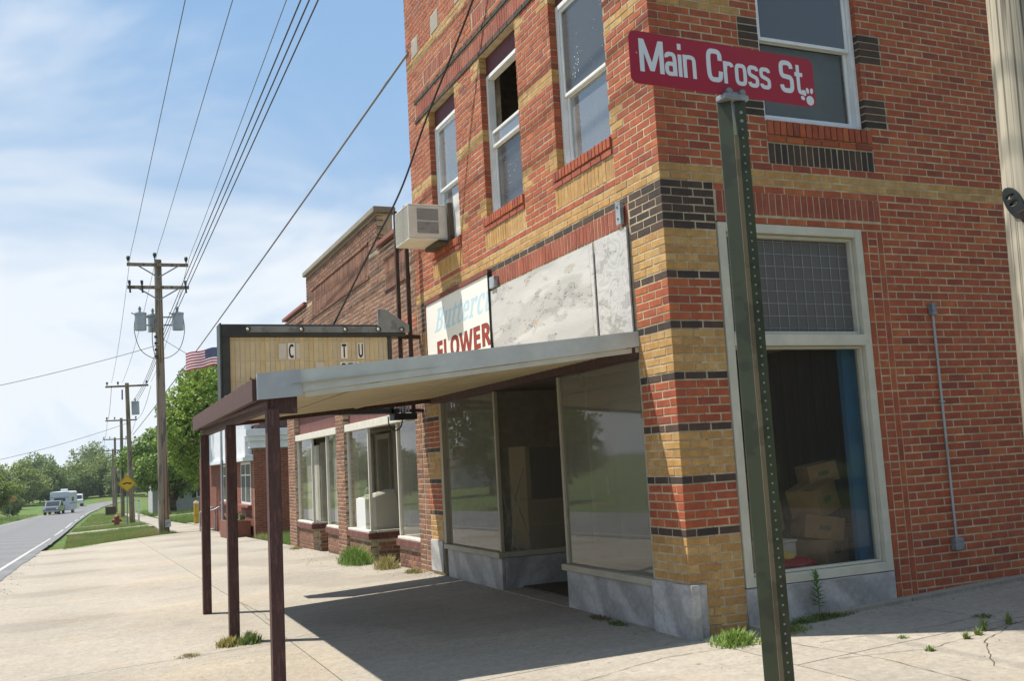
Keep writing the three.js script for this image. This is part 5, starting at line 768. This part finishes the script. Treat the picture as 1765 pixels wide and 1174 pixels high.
{
  const x = -1.46, z = -32.2, gy = G(x, z), t = thing('utility_pole', 'weathered wooden utility pole with two crossarms and three grey transformers', 'utility pole', [x, gy, z], 0, 'power line poles'); const H = 10.2;
  t.rotation.z = 0.012; part('pole_shaft', tapered(H, 0.19, 0.13), M.poleDark, t);
  for (const [y, b] of [[H - 0.22, 0], [H - 1.08, 1]]) { const a = part('crossarm', rbox(-1.1, 1.08, y - 0.06, y + 0.06, 0.13, 0.22), M.poleDark, t); part('brace', [bar([-0.72, y - 0.04, 0.20], [0, y - 0.48, 0.16], 0.02, 0.045), bar([0.72, y - 0.04, 0.20], [0, y - 0.48, 0.16], 0.02, 0.045)], M.galvDull, a); }
  for (const [u, y] of [[-1.05, H - 0.16], [-0.12, H - 0.02], [1.0, H - 0.16]]) part('insulator', insul(u, y, 0.17, 1.3), M.darkMetal, t);
  for (const u of [-1.0, -0.57, 0.97]) part('fuse_cutout', [rod([u, H - 1.3, 0.26], [u - 0.03, H - 0.86, 0.28], 0.035), rod([u - 0.02, H - 0.98, 0.28], [u - 0.03, H - 0.84, 0.30], 0.05)], M.darkMetal, t);
  for (const [u, w] of [[-0.66, 0.1], [0.66, 0.1], [-0.18, -0.34]]) { const tr = part('transformer', [cyl(0.205, 0.205, 0.62, 20).translate(u, H - 2.38, w), cyl(0.225, 0.215, 0.05, 20).translate(u, H - 2.06, w)], mat([0.40, 0.44, 0.46], 0.5, { map: T.metal }), t); part('bushing', [cyl(0.05, 0.035, 0.24, 10).translate(u - 0.02, H - 1.92, w), cyl(0.065, 0.065, 0.03, 10).translate(u - 0.02, H - 1.88, w)], M.galvDull, tr); part('lug', rod([u - 0.2, H - 2.1, w + 0.05], [u - 0.32, H - 2.04, w + 0.05], 0.018), M.darkMetal, tr); }
  part('rack', [bar([-0.5, H - 2.2, 0.1], [0.5, H - 2.2, 0.1], 0.04, 0.05), bar([-0.5, H - 2.5, 0.1], [0.5, H - 2.5, 0.1], 0.04, 0.05)], M.galvDull, t);
  for (const s of [-1, 1]) part('drop_wire', tube([[s * 0.85, H - 2.25, 0.15], [s * 0.88, H - 2.75, 0.16], [s * 0.66, H - 3.45, 0.17], [s * 0.3, H - 3.72, 0.16], [s * 0.1, H - 3.76, 0.12]], 0.014), M.wire, t); part('drop_wire', tube([[-0.26, H - 2.6, 0.15], [-0.26, H - 3.2, 0.18], [-0.16, H - 3.7, 0.16], [-0.05, H - 3.8, 0.1]], 0.014), M.wire, t);
  for (let k = 0; k < 4; k++) part('spool', xf(cyl(0.05, 0.05, 0.09, 10), -0.15, H - 2.95 - k * 0.24, 0.17), M.darkMetal, t);
  part('meter_box', rbox(0.02, 0.22, 0.25, 0.52, 0.16, 0.26), M.galv, t);
}
{
  // far poles down the street
  const spec = [[-1.5, -56.5, 8.3, 'utility pole with one transformer behind the yellow diamond sign', 1], [-1.2, -80, 8.0, 'thin far utility pole with a crossarm, third along the street', 0], [-0.9, -108, 8.0, 'very thin distant utility pole, fourth along the street', 0], [-0.4, -135, 8.0, 'most distant utility pole along the street', 0]];
  for (const [x, z, H, label, tr] of spec) { const t = thing('utility_pole', label, 'utility pole', [x, G(x, z), z], 0, 'power line poles'); t.rotation.z = tr ? 0.03 : 0.01; part('pole_shaft', tapered(H, 0.16, 0.11, 12), M.poleDark, t); const a = part('crossarm', rbox(-1.2, 1.2, H - 0.25, H - 0.14, 0.1, 0.2), M.poleDark, t); for (const u of [-1.1, -0.5, 1.1]) part('insulator', insul(u, H - 0.15, 0.15, 1.2), M.darkMetal, a); if (tr) { const q = part('transformer', [cyl(0.22, 0.22, 0.75, 16).translate(0.42, H - 1.55, 0.1), cyl(0.235, 0.225, 0.05, 16).translate(0.42, H - 1.16, 0.1)], mat([0.36, 0.40, 0.42], 0.5), t); part('bushing', cyl(0.05, 0.03, 0.2, 8).translate(0.42, H - 1.04, 0.1), M.galvDull, q); part('fuse_cutout', rod([-0.3, H - 1.0, 0.2], [-0.28, H - 0.4, 0.2], 0.04), M.darkMetal, t); } }
  // the near pole at the right edge
  const t = thing('utility_pole', 'pale bare wooden utility pole close by at the right edge of the photo', 'utility pole', [0.80, G(0.86, 2.55), 2.55], 0, 'power line poles'); t.rotation.z = -0.034; const H = 10.5;
  part('pole_shaft', tapered(H, 0.165, 0.115, 40), M.poleWood, t);
  part('crossarm', rbox(-1.2, 1.2, H - 0.3, H - 0.19, 0.12, 0.22), M.poleWood, t);
  const r = 0.148, hy = 2.70; const a0 = 2.62; // hardware on the side that faces the camera, left of centre
  const toCam = Math.atan2(EYE.x - 0.86, EYE.z - 2.55);
  const hw = new THREE.Group(); hw.name = 'cable_clamp'; hw.rotation.y = toCam; hw.position.set(0, hy, 0); t.add(hw);
  const ring = new THREE.Shape(); ring.absellipse(0, 0, 0.045, 0.10, 0, Math.PI * 2); for (const y of [0.045, 0.0]) { const h = new THREE.Path(); h.absellipse(0, y, 0.028, 0.015, 0, Math.PI * 2); ring.holes.push(h); }
  part('clamp_body', xf(new THREE.ExtrudeGeometry(ring, { depth: 0.03, bevelEnabled: true, bevelSize: 0.004, bevelThickness: 0.004, bevelSegments: 1 }), -0.085, 0, r - 0.035, 0, -0.35, 0.38), M.darkMetal, hw); part('clamp_jaw', xf(rbox(-0.03, 0.03, -0.03, 0.03, 0, 0.05), -0.045, -0.085, r - 0.02, 0, 0, 0.38), M.rust, hw);
  for (const y of [-0.165, -0.235]) { const n = part('reflector', xf(cyl(0.028, 0.028, 0.008, 18), -0.028, y, r + 0.002, Math.PI / 2), M.white, hw); part('nail', xf(cyl(0.006, 0.006, 0.006, 8), -0.028, y + 0.004, r + 0.008, Math.PI / 2), M.black, n); }
}
function line(name, label, pts, r, m, group) { const pp = []; for (let i = 0; i + 1 < pts.length; i++) { const [a, b] = [pts[i], pts[i + 1]], sag = a[3] || 0; for (let k = 0; k < 12; k++) { const t = k / 12; pp.push([lerp(a[0], b[0], t), lerp(a[1], b[1], t) - sag * 4 * t * (1 - t), lerp(a[2], b[2], t)]); } } pp.push(pts[pts.length - 1].slice(0, 3)); tag(part(name, tube(pp, r, pp.length * 2, 5), m, scene), label, 'cable', group); }
const pt = (x, y, z, sag) => [x, y, z, sag];
const WL = 'overhead wires along the street', WD = ['leftmost', 'second', 'third', 'fourth', 'fifth', 'rightmost'];
[[-2.56, 9.62, -2.63, 9.35], [-1.62, 9.78, -1.86, 9.47], [-0.47, 9.62, -0.95, 9.6]].forEach(([x0, y0, x1, y1], k) => { const s = (12 + 32) / (32 - 10), bx = x0 + (x1 - x0) * s * 1.0, by = y0 + (y1 - y0) * s; line('power_line', WD[k] + ' thin overhead wire from the transformer pole, counted from the left', [pt(-1.5 + [-1.1, -0.5, 1.1][k], 7.2, -56.4, 0.5), pt(x0, y0, -32.05, 0.1), pt(bx, by, 12)], 0.009, M.wireLight, WL); });
[[-1.42, 7.88], [-1.30, 7.90], [-1.17, 7.93]].forEach(([x1, y1], k) => { const s = (12 + 32) / (32 - 6.5); line('power_line', WD[k + 3] + ' overhead wire, one of the three darker ones right of the thin wires', [pt(-1.5, 6.0 - k * 0.15, -56.4, 0.4), pt(-1.40, 6.95 - k * 0.2, -32.0, 0.0), pt(-1.40 + (x1 + 1.40) * s, 6.95 - k * 0.2 + (y1 - 6.95 + k * 0.2) * s, 12)], 0.012, M.wire, WL); });
line('service_cable', 'thick grey cable sloping down from the corner building past the flag', [pt(0.0, 7.15, -6.15, 0.15), pt(-1.45, 4.05, -56.3)], 0.020, mat([0.22, 0.23, 0.24], 0.6));
tag(part('service_cable', tube([[-0.02, 7.35, -2.75], [-0.1, 6.646, -3.448], [-0.35, 5.583, -4.523], [-0.55, 4.809, -5.062], [-0.82, 4.2, -5.4], [-1.179, 3.28, -6.2]], 0.013, 60, 6), M.black, scene), 'black cable drooping past the upper windows to the letter sign', 'cable');
line('service_cable', 'thin wire from the transformer pole across the road to the left', [pt(-1.5, 6.35, -32.0, 0.3), pt(-14, 4.2, -37)], 0.013, M.wireLight);
line('service_cable', 'thin wire from the transformer pole to the low brick office', [pt(-1.4, 6.5, -32.0, 0.2), pt(2.4, 4.3, -30)], 0.010, M.wireLight);
line('service_cable', 'far wire crossing the road beyond the transformer pole', [pt(-1.5, 4.9, -58, 0.5), pt(-16, 2.2, -64)], 0.016, M.wireLight);
for (const [a, b] of [[-56.4, -80], [-80, -108], [-108, -135]]) for (const u of [-1.1, 1.1]) { const X = (z) => ({ '-56.4': -1.5, '-80': -1.2, '-108': -0.9, '-135': -0.4 })[z]; line('power_line', (u < 0 ? 'left' : 'right') + ' wire between distant poles, span starting at the ' + ({ '-56.4': 'second', '-80': 'third', '-108': 'fourth' })[a] + ' pole', [pt(X(a) + u, G(X(a), a) + 8.1, a, 0.5), pt(X(b) + u, G(X(b), b) + 7.9, b)], 0.014, M.wireLight, WL); }

// ------------------------------------------------------------------ street furniture and far things
{
  const x = -1.95, z = -52, t = thing('warning_sign', 'yellow diamond road sign with a black low vehicle symbol', 'road sign', [x, G(x, z), z]); part('sign_post', rbox(-0.03, 0.03, -0.2, 2.75, -0.03, 0.02), M.galvDull, t);
  const p = part('sign_panel', xf(new THREE.BoxGeometry(0.66, 0.66, 0.012), 0, 2.28, 0.035, 0, 0, Math.PI / 4), mat([0.66, 0.40, 0.01], 0.5), t); part('border', [0, 1, 2, 3].map((k) => xf(new THREE.BoxGeometry(0.60, 0.014, 0.002).translate(0, 0.29, 0), 0, 2.28, 0.043, 0, 0, Math.PI / 4 + k * Math.PI / 2)), M.black, p);
  part('symbol', [xf(extr([[-0.24, -0.03], [-0.19, -0.045], [-0.11, -0.045], [-0.05, -0.01], [0.04, -0.01], [0.10, -0.045], [0.20, -0.05], [0.24, -0.03], [0.24, 0.03], [0.10, 0.045], [-0.02, 0.06], [-0.09, 0.055], [-0.12, 0.03], [-0.24, 0.02]], 0.002), 0, 2.28, 0.043)], M.black, p);
  const b = thing('bollard', 'yellow steel bollard on the pavement beyond the brick office', 'bollard', [0.55, G(0.55, -41), -41]); part('bollard_post', [cyl(0.11, 0.11, 1.0, 16).translate(0, 0.48, 0), new THREE.SphereGeometry(0.11, 16, 8, 0, 6.3, 0, 1.57).scale(1, 0.5, 1).translate(0, 0.98, 0)], mat([0.58, 0.36, 0.02], 0.55, { map: T.worn }), b); part('white_cap', cyl(0.114, 0.114, 0.07, 16).translate(0, 0.95, 0), M.white, b);
  for (const [hx, hz, lab] of [[-0.05, -29.2, 'nearer bent metal handrail at the brick office entrance'], [-0.12, -30.6, 'farther bent metal handrail at the brick office entrance']]) { const h = thing('handrail', lab, 'handrail', [hx, G(hx, hz), hz], 0, 'handrails at the office'); part('rail', tube([[-0.25, -0.1, 0], [-0.25, 0.5, 0], [-0.24, 0.66, 0], [0.0, 0.74, 0], [0.22, 0.82, 0], [0.26, 0.7, 0], [0.26, -0.1, 0]], 0.024, 40, 8), M.galv, h); }
  const fp = thing('flagpole', 'slim grey flagpole in front of the low brick office', 'flagpole', [-0.10, G(-0.1, -26.5), -26.5]); part('pole_shaft', cyl(0.045, 0.028, 6.3, 12).translate(0, 3.15, 0), M.galv, fp); part('finial', new THREE.SphereGeometry(0.06, 12, 8).translate(0, 6.34, 0), M.galv, fp); part('base', cyl(0.12, 0.1, 0.12).translate(0, 0.05, 0), M.galvDull, fp);
  const ft = canvasTex(512, 270, (g, w, h) => { for (let k = 0; k < 13; k++) { g.fillStyle = k % 2 ? '#f1eeee' : '#b5303c'; g.fillRect(0, k * h / 13, w, h / 13 + 1); } g.fillStyle = '#27335c'; g.fillRect(0, 0, w * 0.4, h * 7 / 13); g.fillStyle = '#f4f4f4'; for (let r = 0; r < 9; r++) for (let c = 0; c < (r % 2 ? 5 : 6); c++) { const cx = w * 0.4 * ((c + (r % 2 ? 1 : 0.5)) / 6), cyy = h * 7 / 13 * (r + 0.7) / 9.4; g.beginPath(); for (let k = 0; k < 10; k++) { const a = -Math.PI / 2 + k * Math.PI / 5, R = k % 2 ? 2.6 : 6.2; g.lineTo(cx + R * Math.cos(a), cyy + R * Math.sin(a)); } g.fill(); } });
  const fg = new THREE.PlaneGeometry(1.05, 0.58, 30, 12).translate(0.525, 0, 0), p2 = fg.attributes.position; for (let i = 0; i < p2.count; i++) { const u = p2.getX(i), y = p2.getY(i); p2.setXYZ(i, -u * 0.97, y - 0.10 * u - 0.10 * u * u + 0.02 * Math.sin(u * 9), 0.10 * Math.sin(u * 6.5 + y * 1.5) * u); } fg.computeVertexNormals();
  const fl = thing('flag', 'stars and stripes flag flying to the left of its pole', 'flag', [-0.145, 5.24, -26.5]); part('cloth', fg, new THREE.MeshPhysicalMaterial({ map: ft, roughness: 0.8, transmission: 0.25, thickness: 0, side: THREE.DoubleSide }), fl);
  const hy = thing('fire_hydrant', 'small rusty red hydrant on the grass verge', 'hydrant', [-2.45, G(-2.45, -53) - 0.05, -53]); const hm = mat([0.28, 0.06, 0.03], 0.6, { map: T.worn }); part('barrel', [cyl(0.15, 0.13, 0.5, 14).translate(0, 0.27, 0), cyl(0.2, 0.2, 0.06, 14).translate(0, 0.06, 0)], hm, hy); part('bonnet', new THREE.SphereGeometry(0.16, 14, 8, 0, 6.3, 0, 1.57).translate(0, 0.52, 0), hm, hy); part('nozzle', [xf(cyl(0.07, 0.07, 0.16), 0.18, 0.36, 0, 0, 0, Math.PI / 2), xf(cyl(0.07, 0.07, 0.16), -0.18, 0.36, 0, 0, 0, Math.PI / 2)], hm, hy);
  const mb = thing('utility_box', 'dark brown utility box far down the verge', 'box', [-1.75, G(-1.75, -95), -95]); part('cabinet_body', rbox(-0.45, 0.45, -0.1, 0.75, -0.3, 0.3), mat([0.08, 0.045, 0.03], 0.8), mb); part('lid', rbox(-0.48, 0.48, 0.752, 0.82, -0.33, 0.33), mat([0.07, 0.04, 0.03], 0.8), mb);
  for (const [wx, wz, lab] of [[-0.75, -45.2, 'thin white marker post beside the transformer pole'], [-1.05, -58.4, 'thin white marker post just right of the second pole'], [-0.6, -74, 'farther thin white marker post beside the path']]) { const w = thing('marker_post', lab, 'post', [wx, G(wx, wz), wz], 0, 'white marker posts'); part('stake', rbox(-0.06, 0.06, -0.1, 1.25, -0.02, 0.02), M.white, w); part('cap', rbox(-0.065, 0.065, 1.251, 1.3, -0.025, 0.025), M.galvDull, w); }
  const ys = thing('verge_sign', 'small orange board on a post left of the road', 'sign', [-12.0, G(-12, -125), -125]); part('sign_post', rbox(-0.05, 0.05, -0.2, 2.4, -0.05, 0.03), M.galvDull, ys); part('sign_panel', xf(extr([[-0.8, 0], [0.5, 0], [0.85, 0.3], [0.5, 0.62], [-0.8, 0.62]], 0.05), 0, 2.0, 0.04), mat([0.42, 0.22, 0.07], 0.7), ys);
}
function wheel(parent, x, y, z, r, w, rimM) { const q = part('wheel', xf(new THREE.CylinderGeometry(r, r, w, 20), x, y, z, 0, 0, Math.PI / 2), mat([0.02, 0.02, 0.02], 0.9), parent); part('rim', xf(new THREE.CylinderGeometry(r * 0.58, r * 0.58, w + 0.02, 16), x, y, z, 0, 0, Math.PI / 2), rimM || M.galv, q); }
{
  // pickup towing a travel trailer, coming towards the camera (front faces +z)
  const x = -7.6, z = -140, t = thing('pickup_truck', 'dark blue pickup truck coming towards the camera', 'pickup truck', [x, G(x, z) + 0.02, z], -0.14), pm = new THREE.MeshPhysicalMaterial({ color: lin(0.035, 0.055, 0.085), roughness: 0.35, clearcoat: 0.8, clearcoatRoughness: 0.1 });
  const prof = [[-2.6, 0.5], [2.5, 0.45], [2.62, 0.6], [2.6, 0.98], [2.45, 1.08], [1.35, 1.15], [0.65, 1.78], [-0.75, 1.80], [-1.0, 1.18], [-2.6, 1.15]]; part('body', extr(prof.map(([a, b]) => [a, b]), 1.84, 0.04).translate(0, 0, -0.92).rotateY(-Math.PI / 2), pm, t);
  part('windscreen', xf(new THREE.BoxGeometry(1.6, 0.78, 0.02), 0, 1.47, 1.06, -0.84), mat([0.03, 0.04, 0.05], 0.08), t); for (const s of [-1, 1]) part('side_window', box(s > 0 ? 0.955 : -0.975, s > 0 ? 0.975 : -0.955, 1.25, 1.68, -0.65, 0.55), mat([0.03, 0.04, 0.05], 0.08), t);
  part('grille', rbox(-0.55, 0.55, 0.68, 0.92, 2.64, 2.68), M.galvDull, t); for (const s of [-1, 1]) part('headlight', rbox(s * 0.76 - 0.15, s * 0.76 + 0.15, 0.72, 0.92, 2.63, 2.69), M.white, t); part('bumper', rbox(-0.98, 0.98, 0.42, 0.60, 2.62, 2.76), M.galv, t); for (const s of [-1, 1]) { part('mirror', rbox(s * 1.08 - 0.1, s * 1.08 + 0.1, 1.18, 1.42, 0.62, 0.72), M.black, t); for (const w of [1.65, -1.65]) wheel(t, s * 0.84, 0.38, w, 0.38, 0.26); }
  const r = thing('travel_trailer', 'tall white travel trailer towed behind the dark pickup', 'trailer', [x + 1.0, G(x, z - 7) + 0.02, z - 7.2], -0.14); part('body', metric(extr([[-1.2, 0.5], [1.2, 0.5], [1.2, 2.85], [1.05, 3.0], [-1.05, 3.0], [-1.2, 2.85]], 6.6, 0.04).translate(0, 0, -3.6)), mat([0.62, 0.66, 0.72], 0.5, { map: T.metal }), r); part('roof_unit', rbox(-0.4, 0.4, 3.045, 3.36, -1.2, -0.2, 0.05), M.white, r); part('stripe', [box(-1.21, 1.21, 2.2, 2.28, 3.045, 3.05), box(1.242, 1.247, 1.3, 1.45, -3.4, 2.9), box(-1.247, -1.242, 1.3, 1.45, -3.4, 2.9)], mat([0.16, 0.20, 0.28], 0.5), r); part('window', rbox(-0.7, 0.7, 1.75, 2.15, 3.043, 3.06), mat([0.04, 0.05, 0.06], 0.1), r); for (const s of [-1, 1]) part('window', box(s > 0 ? 1.242 : -1.25, s > 0 ? 1.25 : -1.242, 1.6, 2.2, -0.6, 1.2), mat([0.04, 0.05, 0.06], 0.1), r); part('hitch', bar([0, 0.55, 3.0], [0, 0.55, 4.4], 0.12, 0.12), M.darkMetal, r); for (const s of [-1, 1]) for (const w of [-0.4, -1.25]) wheel(r, s * 1.08, 0.36, w, 0.36, 0.22, M.white);
  const far = (label, fx, fz, col, ht, cab) => { const v = thing('truck', label, 'truck', [fx, G(fx, fz) + 0.02, fz], 0.08, 'far traffic'); part('body', [rbox(-1.15, 1.15, 0.7, ht, -3.2, cab ? 0.4 : 2.2, 0.1)], mat(col, 0.5), v); part('cab', extr([[0.42, 0.6], [2.4, 0.6], [2.4, 1.2], [1.5, 1.3], [1.1, 2.1], [0.42, 2.15]], 1.9, 0.05).translate(0, 0, -0.95).rotateY(-Math.PI / 2), mat([0.6, 0.6, 0.6], 0.4), v); part('windscreen', xf(new THREE.BoxGeometry(1.6, 0.8, 0.03), 0, 1.75, 1.36, -0.42), mat([0.04, 0.05, 0.06], 0.1), v); for (const s of [-1, 1]) { part('headlight', rbox(s * 0.7 - 0.14, s * 0.7 + 0.14, 0.82, 1.0, 2.44, 2.48), M.white, v); for (const w of [1.6, -1.9]) wheel(v, s * 0.95, 0.45, w, 0.45, 0.28); } };
  far('yellowish truck following behind the travel trailer', -6.6, -186, [0.55, 0.38, 0.12], 2.6, true); far('white truck at the rear of the line of traffic', -5.2, -200, [0.66, 0.66, 0.64], 2.3, true);
}
function house(label, x, z, ry, w, d, h, rh, wallC, roofC, o = {}) {
  const t = thing('house', label, 'house', [x, G(x, z), z], ry); const wm = mat(wallC, 0.8, { map: T.metal });
  part('wall', [box(-w / 2, w / 2, -0.6, h, -d / 2, d / 2), metric(extr([[-d / 2, h], [d / 2, h], [0, h + rh - 0.05]], w - 0.02).translate(0, 0, -w / 2 + 0.01).rotateY(Math.PI / 2))], wm, t);
  for (let y = 0.15, k = 0; y < h - 0.1; y += 0.24, k++) part('siding_board', [box(-w / 2 - 0.012, w / 2 + 0.012, y, y + 0.22, d / 2 + 0.001, d / 2 + 0.014)], wm, t);
  part('roof', [1, -1].map((s) => { const L = Math.hypot(d / 2 + 0.4, rh + 0.3 * rh); return xf(new THREE.BoxGeometry(w + 0.7, 0.12, Math.hypot(d / 2 + 0.4, rh * (1 + 0.8 / d))), 0, h + rh / 2 - 0.1, s * (d / 4 + 0.15), s * Math.atan2(rh, d / 2)); }), mat(roofC, 0.9, { map: T.grain }), t);
  for (const [u, y0, ww, hh] of o.wins || []) { const q = part('window', frameBars(u - ww / 2, u + ww / 2, y0, y0 + hh, 0.07, d / 2 - 0.02, d / 2 + 0.05), M.white, t); part('pane', box(u - ww / 2 + 0.06, u + ww / 2 - 0.06, y0 + 0.06, y0 + hh - 0.06, d / 2 + 0.005, d / 2 + 0.02), mat([0.03, 0.035, 0.04], 0.12), q); for (const s of [-1, 1]) part('shutter', rbox(u + s * (ww / 2 + 0.2) - 0.17, u + s * (ww / 2 + 0.2) + 0.17, y0, y0 + hh, d / 2 + 0.015, d / 2 + 0.05), M.black, q); }
  const dr = part('door', rbox(o.door - 0.5, o.door + 0.5, 0.05, 2.1, d / 2 - 0.02, d / 2 + 0.03), M.white, t); part('door_handle', new THREE.SphereGeometry(0.05, 8, 6).translate(o.door + 0.38, 1.0, d / 2 + 0.06), M.galvDull, dr); return t;
}
house('low grey sided house with black shutters behind the big green maple', 6.5, -86, 0, 10.5, 6, 2.6, 1.6, [0.42, 0.43, 0.44], [0.16, 0.155, 0.15], { wins: [[-3.6, 1.0, 1.0, 1.2], [-1.2, 1.0, 1.0, 1.2], [2.6, 1.0, 1.2, 1.2]], door: 0.6 });
{ const c = thing('parked_car', 'dark red car parked under the big green maple', 'car', [4.0, G(4, -52), -52], 1.3); part('body', extr([[-2.1, 0.35], [2.1, 0.35], [2.15, 0.75], [1.3, 0.88], [0.7, 1.38], [-0.9, 1.40], [-1.6, 0.92], [-2.15, 0.85]], 1.6, 0.05).translate(0, 0, -0.8), mat([0.20, 0.012, 0.02], 0.3), c); part('side_window', [box(-0.8, 0.6, 0.95, 1.3, -0.86, -0.853), box(-0.8, 0.6, 0.95, 1.3, 0.853, 0.86)], M.black, c); for (const u of [-1.3, 1.3]) for (const s of [-1, 1]) { const q = part('wheel', xf(new THREE.CylinderGeometry(0.32, 0.32, 0.2, 18), u, 0.32, s * 0.76, Math.PI / 2), M.black, c); part('rim', xf(new THREE.CylinderGeometry(0.18, 0.18, 0.22, 14), u, 0.32, s * 0.76, Math.PI / 2), M.galv, q); } }
// across the road: what the shop windows mirror
house('white gabled house across the road, mirrored in the shop window', -40, -106, Math.PI / 2 + 0.1, 9, 7, 3.2, 2.8, [0.55, 0.55, 0.53], [0.13, 0.09, 0.08], { wins: [[-2.6, 1.0, 1.0, 1.4], [2.4, 1.0, 1.0, 1.4]], door: 0 });
for (const [x, z, h, r, lab] of [[-16, -62, 4, 2.6, 'low leafy shrub across the road right of the white gabled house'], [-17, -38, 5, 2.8, 'bushy tree across the road left of the white gabled house'], [-24, -26, 8, 4, 'large tree across the road facing the shop'], [-26, -68, 9, 4.5, 'tall tree beyond the white gabled house'], [-19, -14, 6, 3.2, 'spreading tree across the road nearest the corner']]) tree(lab, x, z, h, r, { name: 'roadside_tree', n: 1500, leaf: 0.6, trunk: 0.15, col: [0.08, 0.15, 0.03], dy: 0.1 });

for (const [x, z, h, r, lab] of [[2, 17, 9, 4.5, 'large tree across the side street facing the tall window'], [9, 19, 10, 5, 'second tree across the side street'], [-3, 20, 8, 4, 'tree across the side street nearest the road'], [15, 17, 9, 4.5, 'farthest tree across the side street']]) tree(lab, x, z, h, r, { name: 'roadside_tree', n: 3200, leaf: 1.1, trunk: 0.08, col: [0.06, 0.10, 0.025] });

renderer.render(scene, camera);
